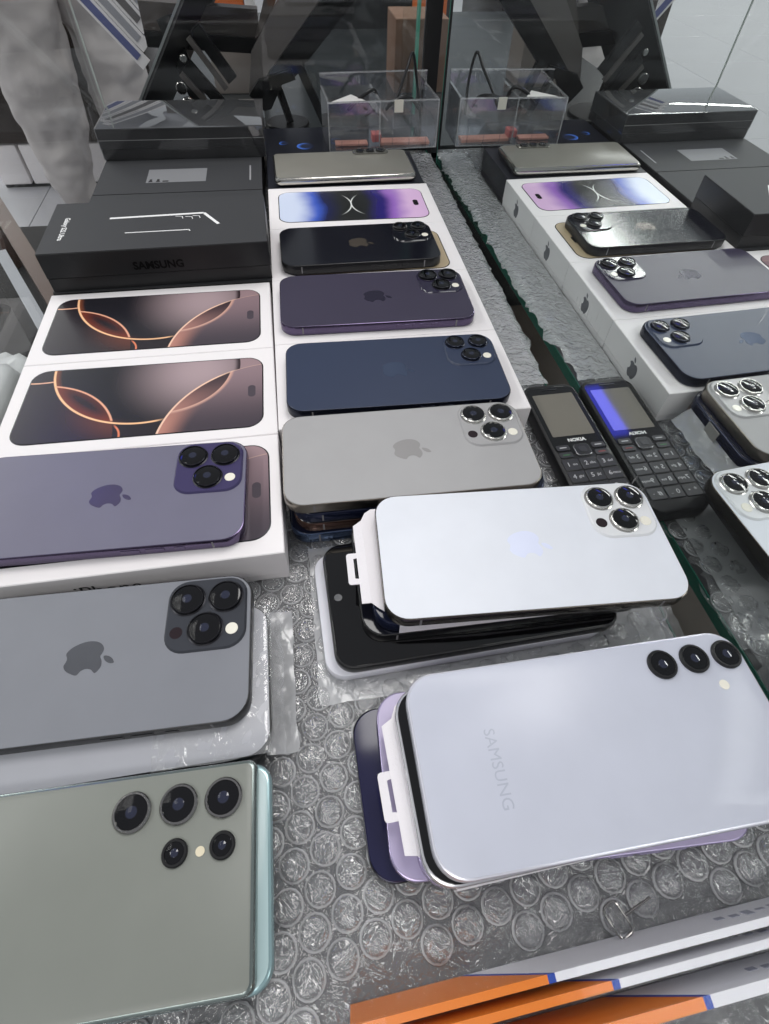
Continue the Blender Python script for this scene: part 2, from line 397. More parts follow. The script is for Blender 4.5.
cells = []
sp = 0.0139; ang = math.radians(17); ca, sa = math.cos(ang), math.sin(ang)
for i in range(-60, 60):
    for j in range(-70, 70):
        u = (i + 0.5 * (j % 2)) * sp; vv = j * sp * 0.866
        x = u * ca - vv * sa - 0.1; y = u * sa + vv * ca - 0.02
        if -0.346 < x < wrap_edge(y) - 0.006 and -0.335 < y < 0.525 and (y > -0.269 or x < -0.165) and not covered(x, y):
            cells.append((x, y))
cells.sort(key=lambda c: (c[0] + 0.144) ** 2 + (c[1] + 0.247) ** 2)
rest = B()
for k, (x, y) in enumerate(cells):
    flat = 0.55 if x > 0.0 and y > 0.04 else random.uniform(0.75, 1.1)
    if k < 300:
        o = obj('bubble', random.choice(bub), None, wrap, (x, y, -0.0005))
        o.rotation_euler = (random.uniform(-.05, .05), random.uniform(-.05, .05), random.uniform(0, 6)); o.scale = (1, 1, flat); obj('bubble_rim', rims, None, o)
    else:
        n0 = len(rest.verts); rest.from_mesh(random.choice(bub)); rest.verts.ensure_lookup_table()
        for vtx in rest.verts[n0:]: vtx.co = Vector((vtx.co.x + x, vtx.co.y + y, vtx.co.z * flat - 0.0005))
if len(rest.verts):
    o = obj('bubbles_at_the_far_edge', rest, M_bubble, wrap); o['kind'] = 'stuff'
else: rest.free()

# ------------------------------------------------------------------ boxes
H = 0.0266
def art_16():
    m, bsdf, x, y = art_begin('print_dark_rose_orbits', 0.25)
    col = (30, 29, 35)
    # mauve glow in the middle right top
    gl = sstep(dist(x, y, 34.0, 26.0), 62.0, 2.0)
    c = cmix(gl, col, (168, 148, 152))
    in1 = sstep(dist(x, y, -1.4, 38.2), 62.6, 62.0)                  # inside big left circle
    in2 = sstep(dist(x, y, -71.4, -36.4), 56.0, 55.4)
    in4 = sstep(dist(x, y, 88.3, -49.7), 78.5, 77.9)
    in5 = sstep(dist(x, y, 11.3, 29.1), 45.3, 44.7)
    c = cmix((1.0 - in1) * sstep(x, 14.0, 10.0), c, (38, 32, 37))
    # right disc
    rd = cmix(sstep(y, -34.0, 30.0), (66, 58, 66), (140, 118, 124))
    c = cmix(in4, c, rd)
    c = cmix(in4 * in5, c, cmix(sstep(y, -18.0, 22.0), (120, 92, 92), (62, 50, 55)))
    e4 = sstep(dist(x, y, 88.3, -49.7), 78.2, 60.0)
    c = cmix(in4 * (1.0 - e4) * sstep(y, 12.0, -30.0) * 0.8, c, (198, 138, 122))
    c = cmix(in4 * sstep(dist(x, y, 11.3, 29.1), 48.0, 45.0) * sstep(dist(x, y, 11.3, 29.1), 44.4, 45.0), c, (205, 160, 145))
    # inner glow of left petal
    c = cmix(in2 * in1 * sstep(dist(x, y, -1.4, 38.2), 53.0, 62.0) * 0.5, c, (150, 66, 40))
    c = cmix(in2 * in1 * sstep(dist(x, y, -71.4, -36.4), 48.0, 56.0) * 0.4, c, (130, 56, 36))
    c = cmix(in2 * (1.0 - in1) * sstep(dist(x, y, -1.4, 38.2), 84.0, 62.0) * sstep(x, -60.0, -15.0) * 0.6, c, (120, 66, 50))
    c = cmix((1.0 - in2) * in1 * sstep(dist(x, y, -1.4, 38.2), 57.0, 62.0) * sstep(x, 0.0, -50.0) * 0.6, c, (150, 80, 48))
    # bright thin lines
    def ring(cx, cy, r, wd, mask, color, cc):
        f = sstep((dist(x, y, cx, cy) - r).abs(), wd, wd * 0.35) * mask
        return cmix(f, cc, color)
    c = ring(-1.4, 38.2, 62.3, 1.1, sstep(x, 16.0, 8.0), (250, 196, 150), c)
    c = ring(-71.4, -36.4, 55.7, 1.0, in1 * sstep(y, -21.0, -19.0), (232, 170, 140), c)
    c = ring(-71.4, 82.0, 59.3, 0.9, sstep(x, -62.0, -63.0), (232, 178, 150), c)
    c = ring(-26.0, -35.0, 14.4, 0.9, sstep(y, -22.0, -24.0) * sstep(x, -17.0, -14.0), (225, 130, 95), c)
    c = ring(88.3, -49.7, 78.2, 0.9, sstep(x, 60.0, 40.0) + 0.35, (238, 196, 172), c)
    # dark crescent at upper right and the pill cut-out
    c = cmix(sstep(dist(x, y, 11.3, 29.1), 46.0, 50.0) * sstep(dist(x, y, 11.3, 29.1), 51.2, 50.6) * (1.0 - in4) * sstep(y, 18.0, 24.0) * sstep(x, 30.0, 32.0), c, (52, 40, 44))
    c = cmix(sstep(dist(x, y, 11.3, 29.1), 50.6, 51.0) * (1.0 - in4) * sstep(y, 18.0, 22.0) * sstep(x, 30.0, 32.0), c, (150, 126, 130))
    pill = ((x - 70.2).abs() - 0.0); py = ((y + 0.7).abs() - 3.4).max(0.0)
    pd = ((x - 70.2) * (x - 70.2) + py * py).sqrt()
    c = cmix(sstep(pd, 2.75, 2.3), c, (72, 64, 72))
    X.nt.links.new(c, bsdf.inputs['Base Color'])
    return m
def art_14():
    m, bsdf, x, y = art_begin('print_violet_nebula', 0.25)
    n = X.nt.nodes.new('ShaderNodeTexNoise'); n.inputs['Scale'].default_value = 30
    tc = X.nt.nodes.new('ShaderNodeTexCoord'); X.nt.links.new(tc.outputs['Object'], n.inputs['Vector'])
    xx = x + (X(n.outputs['Fac']) - 0.5) * 14.0
    bend = xx + y * y * 0.004
    c = cmix(sstep(bend, -58.0, -34.0), (206, 216, 238), (60, 90, 190))
    c = cmix(sstep(bend, -38.0, -24.0), c, (26, 30, 70))
    c = cmix(sstep(bend, -30.0, -8.0), c, (34, 36, 36))
    c = cmix(sstep(bend, 12.0, 30.0), c, (38, 28, 110))
    c = cmix(sstep(bend, 30.0, 44.0), c, (150, 104, 190))
    c = cmix(sstep(bend, 42.0, 62.0), c, (222, 186, 224))
    for cx, s in ((-31.4, 1), (28.2, -1)):
        f = sstep((dist(x, y, cx, 2.0) - 29.8).abs(), 1.0, 0.2) * sstep(y.abs(), 24.0, 10.0) * sstep((x + 1.6).abs(), 16.0, 8.0)
        c = cmix(f, c, (225, 228, 225))
    py = ((y).abs() - 3.6).max(0.0)
    pd = ((x - 64.5) * (x - 64.5) + py * py).sqrt()
    c = cmix(sstep(pd, 2.9, 2.4), c, (24, 20, 26))
    X.nt.links.new(c, bsdf.inputs['Base Color'])
    return m
def art_gold():
    m, bsdf, x, y = art_begin('print_gold_screen', 0.3)
    c = cmix(sstep(x + y * 0.4, -20.0, 70.0), (90, 76, 60), (188, 170, 140))
    py = ((y).abs() - 3.4).max(0.0)
    pd = ((x - 62.5) * (x - 62.5) + py * py).sqrt()
    c = cmix(sstep(pd, 2.9, 2.4), c, (30, 26, 24))
    X.nt.links.new(c, bsdf.inputs['Base Color'])
    return m
ART16, ART14, ARTG = art_16(), art_14(), art_gold()

def carton(name, label, x0, x1, y0, y1, z0, z1, m=M_white_card, rz=0.0, art=None, art_size=(0.1545, 0.0705, 0.0105), art_pos=None, art_rz=0.0, lid=True, emblem=None, cat='phone box', group=None, border=None):
    cx, cy = (x0 + x1) / 2, (y0 + y1) / 2
    t = thing(name, label, cat, (cx, cy, z0), rz, group)
    L, W, h = x1 - x0, y1 - y0, z1 - z0
    if lid:
        bx('tray', m, t, -L / 2 + .0005, L / 2 - .0005, -W / 2 + .0005, W / 2 - .0005, 0, h * 0.2)
        bx('lid', m, t, -L / 2, L / 2, -W / 2, W / 2, h * 0.2 + 0.0002, h, bev=0.0005)
    else:
        bx('body', m, t, -L / 2, L / 2, -W / 2, W / 2, 0, h, bev=0.0005)
    if art:
        ax, ay = art_pos if art_pos else (cx, cy)
        b = B(); l, ww, r = art_size
        loft(b, [(rr(l + .0016, ww + .0016, r + .0008), 0), (rr(l + .0016, ww + .0016, r + .0008), 0.00012), (rr(l + .0008, ww + .0008, r), 0.0002)])
        o = obj('printed_phone_border', b, border or M_dark_metal, t, (ax - cx, ay - cy, h)); o.rotation_euler = (0, 0, art_rz)
        b = B(); loft(b, [(rr(l, ww, r), 0.0001), (rr(l, ww, r), 0.00028)])
        o = obj('printed_phone_image', b, art, t, (ax - cx, ay - cy, h)); o.rotation_euler = (0, 0, art_rz)
    if emblem:
        apple(t, M_apple_grey, 0.0125, frame3((L / 2 + 0.00001, emblem[0] - cy, h * 0.5), (0, 1, 0), (0, 0, 1)))
    return t
D = 0.09; WM = 0.1692
g_mid = 'white phone boxes of the middle row'
carton('phone_box', 'white phone box under the navy blue phone, nearest of the middle row', -WM, 0, 0.0003, D - .0002, 0, H, emblem=(.045,), group=g_mid)
carton('phone_box', 'white phone box under the dim purple phone in the middle row', -WM, 0, D + .0002, 2 * D - .0002, 0, H, emblem=(.1344,), group=g_mid)
carton('phone_box', 'white phone box with a gold phone print peeking from under the black phone', -WM, 0, 2 * D + .0002, 3 * D - .0002, 0, H, emblem=(.226,), group=g_mid, art=ARTG, art_size=(0.143, 0.069, .0105), art_pos=(-.0842, .2195), border=M_black_gloss)
carton('phone_box', 'white phone box printed with a violet and blue nebula screen', -WM, 0, 3 * D + .0002, 4 * D - .0002, 0, H, emblem=(.317,), group=g_mid, art=ART14, art_size=(0.1475, 0.0655, .0105), art_pos=(-.0850, .3148), art_rz=math.radians(-.6), border=M_black_gloss)
rl = math.radians(.5385); xl, y0L, WL, DL = -.1688, -.0933, .1728, .09034
def left_box(k, label, **kw):
    c_, s_ = math.cos(rl), math.sin(rl); lx, ly = -WL / 2, (k + .5) * DL
    cx, cy = xl + c_ * lx - s_ * ly, y0L + s_ * lx + c_ * ly
    return carton('phone_box', label, cx - WL / 2, cx + WL / 2, cy - DL / 2 + .0002, cy + DL / 2 - .0002, 0, H, rz=rl, group='white phone boxes of the left row', **kw)
b3 = left_box(0, 'white phone box under the large purple phone with a violet back', art=ART16, art_pos=(-.2535, -.0475), art_rz=math.radians(-.5))
b2 = left_box(1, 'white phone box with dark rose orbit print, nearer of the two uncovered ones', art=ART16, art_pos=(-.2562, .0413), art_rz=math.radians(-1.0))
b1 = left_box(2, 'white phone box with dark rose orbit print, touching the black SAMSUNG box', art=ART16, art_pos=(-.2573, .1315), art_rz=math.radians(-.6))
text('iphone_lettering', 'iPhone', 0.0125, M_printblack, b3, frame3((-.0085, -DL / 2 - 0.00005, .0122), (1, 0, 0), (0, 0, 1)))

# black boxes at the back left
def black_box(label, x0, x1, y0, y1, z0, z1, rz=0.0, top=None):
    t = thing('phone_box', label, 'phone box', ((x0 + x1) / 2, (y0 + y1) / 2, z0), rz, 'black phone boxes')
    L, W, h = x1 - x0, y1 - y0, z1 - z0
    bx('body', M_black_card, t, -L / 2 + .0004, L / 2 - .0004, -W / 2 + .0004, W / 2 - .0004, 0, h * .35)
    bx('lid', M_black_card, t, -L / 2, L / 2, -W / 2, W / 2, h * .35 + .0002, h - .0004, bev=.0004)
    bx('top_panel', top or M_black_top, t, -L / 2 + .0002, L / 2 - .0002, -W / 2 + .0002, W / 2 - .0002, h - .0004, h)
    return t
black_box('black phone box hidden below the box lettered SAMSUNG, its edge just visible', -.344, -.170, .1795, .2665, 0, .0268)
sb = black_box('black box lettered SAMSUNG on its front with white line drawing on the lid', -.3435, -.1693, .181, .2672, .027, .0577, math.radians(1.2))
sc = (-.2564, .2241)
def loc_sb(x, y):
    a = -math.radians(1.2); dx, dy = x - sc[0], y - sc[1]
    return (dx * math.cos(a) - dy * math.sin(a), dx * math.sin(a) + dy * math.cos(a))
def flat_line(name, m, parent, pts, wid, z):
    b = B()
    for p, q in zip(pts, pts[1:]):
        beam(b, (p[0], p[1], z), (q[0], q[1], z), wid, 0.00016, (0, 0, 1))
    return obj(name, b, m, parent, smooth=0)
hz = .0307 + .00004
flat_line('line_drawing', M_printwhite, sb, [loc_sb(-.2963, .2340), loc_sb(-.2205, .2375), loc_sb(-.2076, .2165)], .0026, hz)
flat_line('line_drawing', M_printwhite, sb, [loc_sb(-.2808, .2075), loc_sb(-.2308, .2085), loc_sb(-.2300, .2065)], .0011, hz)
for q in ((-.240, .2325), (-.232, .2312), (-.226, .2322)):
    p = loc_sb(*q); flat_line('line_drawing', M_printwhite, sb, [(p[0] - .0035, p[1] + .001), (p[0] + .002, p[1]), (p[0] + .0028, p[1] - .004)], .0006, hz)
p = loc_sb(-.3295, .219)
text('lid_lettering', 'Galaxy S22 Ultra', 0.0056, M_printwhite, sb, frame3((p[0], p[1], hz), (0, -1, 0), (1, 0, 0)), bold=.00012)
text('front_lettering', 'SAMSUNG', 0.0085, mat('gloss_black_foil', (3, 3, 4), .4, spec=.2), sb, frame3((-.0005, -.04325, .0172), (1, 0, 0), (0, 0, 1)), bold=.0003)
black_box('flat black box just behind the SAMSUNG box, without label', -.342, -.1745, .2690, .3505, 0, .030)
s2 = black_box('flat black box with a grey sticker of small icons on its lid', -.342, -.1745, .3515, .4365, 0, .030)
M_sticker = mat('grey_sticker', (122, 123, 126), .5, var=.05)
bx('sticker', M_sticker, s2, -.035, .0255, -.018, .0155, .0300, .03012)
for k in range(3):
    b = B()
    if k < 2: loft(b, [([(-.0024, 0), (.0024, 0), (.0012, .004), (.0012, .007), (-.0012, .007), (-.0012, .004)], .03012), ([(-.0024, 0), (.0024, 0), (.0012, .004), (.0012, .007), (-.0012, .007), (-.0012, .004)], .03018)])
    else: box(b, -.003, .003, 0, .003, .03012, .03018)
    obj('icon', b, M_printblack, s2, (-.0305 + k * .0075, -.0165, 0), smooth=0)
bx('seal_strip', mat('sticker_pale', (140, 140, 143), .5), s2, .0705, .0722, -.019, .019, .0300, .03012)
black_box('black box hidden at the very back under the shrink wrapped one', -.342, -.1745, .4375, .5225, 0, .0298)
s3 = black_box('shrink wrapped black box lying at the back against the rear glass', -.3425, -.1685, .4370, .5260, .030, .0590, math.radians(-.6))
def shrink(parent, L, W, h):
    b = B(); e = .0006
    loft(b, [(rr(L + 2 * e, W + 2 * e, .001, 3), .0004), (rr(L + 2 * e, W + 2 * e, .001, 3), h + e * .4), (rr(L - .002, W - .002, .001, 3), h + e)], cap0=False)
    return obj('shrink_wrap', b, glass_mat('shrink_film', (.95, .95, .96, 1), 2.2, .03), parent)
shrink(s3, .174, .089, .029)
bx('wrap_seam', mat('wrap_seam', (150, 150, 150), .3), s3, -.0875, .0875, -.0453, -.0450, .0185, .0189)
# black box under the silver phone and its neighbour with blue circles
carton('phone_box', 'black phone box under the silver phone at the back of the middle row', -WM, -.002, 4 * D + .0004, 5 * D, 0, H, m=mat('navy_black_card', (20, 22, 32), .35), emblem=None)
bb = carton('phone_box', 'black box with glowing blue circles printed on it behind the silver phone', -WM, -.03, 5 * D + .0006, .5365, 0, .0262, m=mat('navy_black_card', (20, 22, 32), .35), emblem=None)
def art_circ():
    m, bsdf, x, y = art_begin('print_blue_orbs', .3)
    c = cmix(sstep(dist(x, y, 0, 0), 10.2, 9.8), (14, 15, 22), (24, 30, 52))
    f = sstep(dist(x, y, 0, 0), 4.0, 9.6) * sstep(dist(x, y, 0, 0), 10.1, 9.6) * sstep(x, 8.0, -9.0)
    c = cmix(f, c, (70, 120, 220)); X.nt.links.new(c, bsdf.inputs['Base Color']); return m
AO = art_circ()
for nm, px, py, r in (('printed_orb', -.1485, .4860, .55), ('printed_orb', -.1235, .4750, 1.0), ('printed_orb', -.0850, .4880, 1.0)):
    b = B(); disc(b, .0102, 0, .00012, n=36); o = obj(nm, b, AO, bb, (px + (WM + .03) / 2, py - (5 * D + .0006 + .5365) / 2, .0262)); o.scale = (r, r, 1)

# ------------------------------------------------------------------ phones
def pm(name, rgb, rough, **k): return mat(name, rgb, rough, **k)
def iphone(label, cx, cy, zt, rz=0.0, L=.1505, W=.0725, T=.0076, back=None, band=None, lens_r=.0072, ring=None, plate=None, emblem=None, tilt=(0, 0), lidar=True, lens_h=.0016, group='phones lying back up', cam=True, cs=1.0):
    t = thing('smartphone', label, 'phone', (cx, cy, zt), 0, group); t.rotation_euler = (tilt[0], tilt[1], rz)
    r = .0113
    b = B(); loft(b, [(rr(L - .0012, W - .0012, r), -T), (rr(L - .0002, W - .0002, r), -T + .0005), (rr(L, W, r), -T + .0012), (rr(L, W, r), -.0012), (rr(L - .0005, W - .0005, r), -.0004), (rr(L - .0012, W - .0012, r), -.0002)])
    obj('frame', b, band, t)
    b = B(); loft(b, [(rr(L - .0011, W - .0011, r), -.0006), (rr(L - .0011, W - .0011, r), -.00025), (rr(L - .0016, W - .0016, r), 0)])
    obj('back_panel', b, back, t)
    e = emblem or M_apple_grey
    apple(t, e, .0168, frame3((.001, 0, .00001), (0, -1, 0), (1, 0, 0)))
    if cam:
        px, py = L / 2 - .0198 * cs, W / 2 - .0190 * cs
        b = B(); s = .0345 * cs; loft(b, [(rr(s + .0012, s + .0012, .0098), -.0001), (rr(s, s, .0092), .0007), (rr(s - .0008, s - .0008, .0088), .0011)])
        pl = obj('camera_plate', b, plate or back, t, (px, py, 0))
        for lx, ly in ((.0083, .0073), (-.0087, .0073), (0, -.0078)):
            b = B(); R_ = lens_r * cs
            lathe(b, [(R_ + .0007, .0009), (R_ + .0007, .0011), (R_, .0014), (R_, .0011 + lens_h), (R_ - .0003, .0011 + lens_h + .0003), (R_ - .0007, .0011 + lens_h + .0003), (R_ - .0008, .0011 + lens_h - .0001)])
            ln = obj('lens', b, ring or band, t, (px + lx * cs, py + ly * cs, 0))
            b = B(); lathe(b, [(R_ - .0007, .0011 + lens_h - .0001), (R_ * .7, .0011 + lens_h + .00015), (R_ * .35, .0011 + lens_h + .0003), (0, .0011 + lens_h + .00035)]); obj('lens_glass', b, M_lens, ln)
            b = B(); lathe(b, [(R_ * .33, .0011 + lens_h + .00025), (R_ * .2, .0011 + lens_h + .0004), (0, .0011 + lens_h + .00045)]); obj('lens_core', b, M_lens_core, ln)
        b = B(); disc(b, .0030, .0010, .00135, .0002); obj('flash', b, M_flash, t, (px + .0115 * cs, py - .0088 * cs, 0))
        if lidar:
            b = B(); disc(b, .0030, .0010, .00118); obj('depth_sensor', b, M_sensor, t, (px - .0125 * cs, py - .0083 * cs, 0))
        b = B(); disc(b, .0006, .0010, .00118, n=10); obj('microphone_hole', b, M_black_plastic, t, (px + .0015, py + .0, 0))
    for sx in (-1, 1):
        for sy in (-1, 1):
            bx('antenna_line', M_line, t, sx * (L / 2 - .0165) - .0005, sx * (L / 2 - .0165) + .0005, sy * W / 2 - .00006, sy * W / 2 + .00006, -T + .0012, -.0012)
    for q, ln_ in ((L / 2 - .0335, .0052), (L / 2 - .046, .0095), (L / 2 - .0585, .0095)):
        bx('side_button', band, t, q - ln_ / 2, q + ln_ / 2, -W / 2 - .00035, -W / 2 + .0002, -T * .5 - .0014, -T * .5 + .0014, bev=.0002)
    return t
R = math.radians
navy = pm('navy_glass', (42, 52, 76), .34, spec=.5); navy_b = mat('navy_band', (26, 30, 44), .25, metal=.6)
iphone('navy blue phone with three lenses on a white box in the middle row', -.0868, .0413, H + .0078, R(-1.6), back=navy, band=navy_b, lens_r=.0066, ring=navy_b, plate=navy, emblem=mat('emblem_navy', (74, 86, 110), .12, metal=.5), lidar=False)
dpur = pm('deep_purple_glass', (54, 49, 68), .33); dpur_b = mat('purple_band', (92, 82, 108), .2, metal=.9)
iphone('dim purple phone lying on a white box just behind the navy blue phone', -.0880, .1335, H + .0080, R(-1.2), back=dpur, band=dpur_b, plate=pm('purple_plate', (40, 36, 56), .1), ring=M_dark_metal, emblem=mat('emblem_purple_dark', (40, 36, 56), .15, metal=.4), lidar=False)
blk = pm('black_glass_back', (17, 18, 27), .12, spec=.6)
iphone('glossy black phone on the white box with the gold phone print', -.0905, .2190, H + .0088, R(.4), L=.139, W=.068, T=.0083, back=blk, band=M_black_plastic, plate=blk, ring=M_black_plastic, emblem=mat('emblem_bronze', (86, 78, 70), .25, metal=.5), lens_r=.0066, lidar=False)
vio = pm('violet_glass', (108, 106, 124), .32)
iphone('large violet phone overhanging the nearest white box of the left row', -.2632, -.0482, .0346, R(-1.6), back=vio, band=dpur_b, plate=pm('violet_plate', (62, 56, 92), .12), ring=M_dark_metal, emblem=mat('emblem_violet', (84, 78, 104), .2, metal=.4), lidar=False, cs=1.08)
tit = pm('titanium_glass', (158, 157, 158), .42); tit_b = mat('titanium_band', (130, 124, 116), .3, metal=1)
iphone('natural grey titanium phone on top of the stack in front of the navy blue phone', -.0918, -.0362, .0366, R(-.9), L=.1500, W=.0712, T=.0078, back=tit, band=tit_b, ring=mat('lens_ring_silver', (196, 194, 190), .2, metal=.9), plate=pm('titanium_plate', (160, 159, 160), .22), emblem=mat('emblem_titan', (138, 136, 136), .3), cs=1.05)
wht = pm('white_glass', (216, 219, 227), .4); ste = mat('steel_band_dark', (98, 93, 88), .22, metal=1)
iphone('white phone with three steel ringed lenses, topmost of the centre stack', -.0452, -.1146, .0418, R(-3.2), L=.1512, W=.0734, T=.0078, back=wht, band=ste, ring=mat('lens_ring_silver', (196, 194, 190), .2, metal=.9), plate=pm('white_plate', (218, 219, 222), .15), emblem=mat('emblem_ice', (214, 219, 240), .3))
gra = pm('graphite_glass', (122, 124, 131), .34); 
iphone('graphite phone with dark emblem between the violet phone and the green grey phone', -.2620, -.1384, .0262, R(-1.2), L=.1508, W=.0736, T=.0076, back=gra, band=M_black_plastic, ring=M_dark_metal, plate=pm('graphite_plate', (58, 60, 66), .08), emblem=mat('emblem_graphite', (74, 76, 82), .2, metal=.4), lens_r=.0074, cs=1.09)

def plain_phone(label, cx, cy, zt, rz, L, W, T, r, band, face, rim=None, bezel=None, hole=None, group='phones inside the stacks', soft=.0012, name='smartphone'):
    t = thing(name, label, 'phone', (cx, cy, zt), rz, group)
    b = B(); s = soft
    loft(b, [(rr(L - 2 * s, W - 2 * s, r - s * .5), -T), (rr(L - s * .6, W - s * .6, r), -T + s * .5), (rr(L, W, r), -T + s * 1.4), (rr(L, W, r), -s * 1.2), (rr(L - s * .6, W - s * .6, r), -s * .4), (rr(L - 2 * s, W - 2 * s, r - s * .5), -.0001)])
    obj('frame', b, band, t)
    b = B(); q = 2 * s - .0002; loft(b, [(rr(L - q, W - q, r - s * .5), -.0004), (rr(L - q, W - q, r - s * .5), -.0000), (rr(L - q - .0006, W - q - .0006, r - s * .5), .00015)])
    obj('front_glass' if hole is not None else 'back_panel', b, face, t)
    if hole:
        b = B(); disc(b, .0021, .00014, .0002); obj('selfie_camera', b, mat('selfie_lens', (70, 72, 76), .15), t, (hole[0], hole[1], 0))
    return t
def ring_lens(t, x, y, R_, ringm, h=.0014, z=0.0):
    b = B(); lathe(b, [(R_, z - .0002), (R_, z + h * .7), (R_ - .0004, z + h), (R_ - .0011, z + h), (R_ - .0013, z + h - .0004)]); ln = obj('lens', b, ringm, t, (x, y, 0))
    b = B(); lathe(b, [(R_ - .0011, z + h - .0004), (R_ * .5, z + h - .0002), (0, z + h - .0001)]); obj('lens_glass', b, M_lens, ln)
    b = B(); lathe(b, [(R_ * .30, z + h - .00016), (R_ * .18, z + h), (0, z + h + .0001)]); obj('lens_core', b, M_lens_core, ln)
# silver three lens phone
sil = pm('silver_plastic', (188, 191, 204), .30); silb = pm('silver_band', (206, 206, 216), .25, metal=.3)
ss = plain_phone('silver lettered phone with three separate lenses, topmost of the front stack', -.0440, -.2106, .0442, R(.3), .1520, .0738, .0080, .0118, silb, sil, group='phones lying back up')
for x_, y_ in ((-.0066, -.1852), (.0088, -.1848), (.0240, -.1850)): ring_lens(ss, x_ + .0440, y_ + .2106, .0064, M_black_plastic, .0016)
b = B(); disc(b, .0021, 0, .0004, .0001); obj('flash', b, M_flash, ss, (.0162 + .0440, -.1973 + .2106, 0))
text('lettering', 'SAMSUNG', .0064, mat('silver_letter', (168, 172, 186), .3), ss, frame3((-.0455, -.0035, .00016), (0, -1, 0), (1, 0, 0)))
# green grey ultra
ult = pm('green_grey_glass', (122, 125, 119), .36); ultb = pm('green_band', (120, 130, 128), .2, metal=.7)
us = plain_phone('green grey phone with five lenses at the lower left corner', -.2614, -.2291, .0284, R(-.9), .1535, .0736, .0086, .0035, ultb, ult, soft=.0016, group='phones lying back up')
def loc_us(x, y):
    a = R(.9); dx, dy = x + .2614, y + .2291
    return dx * math.cos(a) - dy * math.sin(a), dx * math.sin(a) + dy * math.cos(a)
for x_, y_, r_ in ((-.2316, -.2064, .0073), (-.2139, -.2062, .0073), (-.1967, -.2063, .0073), (-.2141, -.2224, .0048), (-.1966, -.2225, .0048)):
    lx, ly = loc_us(x_, y_); ring_lens(us, lx, ly, r_, M_steel if r_ > .006 else M_black_plastic, .0015)
lx, ly = loc_us(-.2049, -.2232); b = B(); disc(b, .0017, .0001, .0004); obj('flash', b, mat('flash_warm', (215, 205, 180), .3), us, (lx, ly, 0))
# silver phone at the back
sv = plain_phone('silver phone with a row of small lenses on the black box at the back', -.0862, .3965, .0352, R(1.0), .1510, .0690, .0082, .006, mat('chrome_band', (188, 186, 180), .15, metal=1), pm('champagne_glass', (122, 120, 113), .3), soft=.0022, group='phones lying back up')
b = B(); loft(b, [(rr(.040, .012, .004), 0), (rr(.040, .012, .004), .0010), (rr(.0392, .0112, .004), .0014)]); obj('camera_plate', b, mat('champagne_plate', (120, 118, 112), .15, metal=.6), sv, (.034, .0275, 0))
for k in range(3): ring_lens(sv, .0225 + k * .0115, .0275, .0046, M_black_plastic, .0012, .0014)

# ---- phones inside the stacks
dk = pm('navy_dark_glass', (22, 26, 44), .12); dkb = mat('navy_gloss_band', (30, 36, 60), .12, metal=.5)
iphone('navy phone in paper band under the titanium phone', -.0880, -.0368, .0283, R(-.4), L=.1500, W=.0705, T=.0076, back=dk, band=dkb, plate=dk, cam=False, group='phones inside the stacks')
iphone('brown black phone second from below in the titanium stack', -.0882, -.0368, .0199, R(-.2), L=.1500, W=.0705, T=.0076, back=blk, band=mat('copper_dark_band', (92, 70, 62), .15, metal=.8), plate=dk, cam=False, group='phones inside the stacks')
iphone('blue steel phone at the bottom of the titanium stack', -.0905, -.0372, .0110, R(.2), L=.1520, W=.0705, T=.0090, back=dk, band=mat('blue_steel_band', (96, 112, 140), .12, metal=1), plate=dk, cam=False, group='phones inside the stacks')
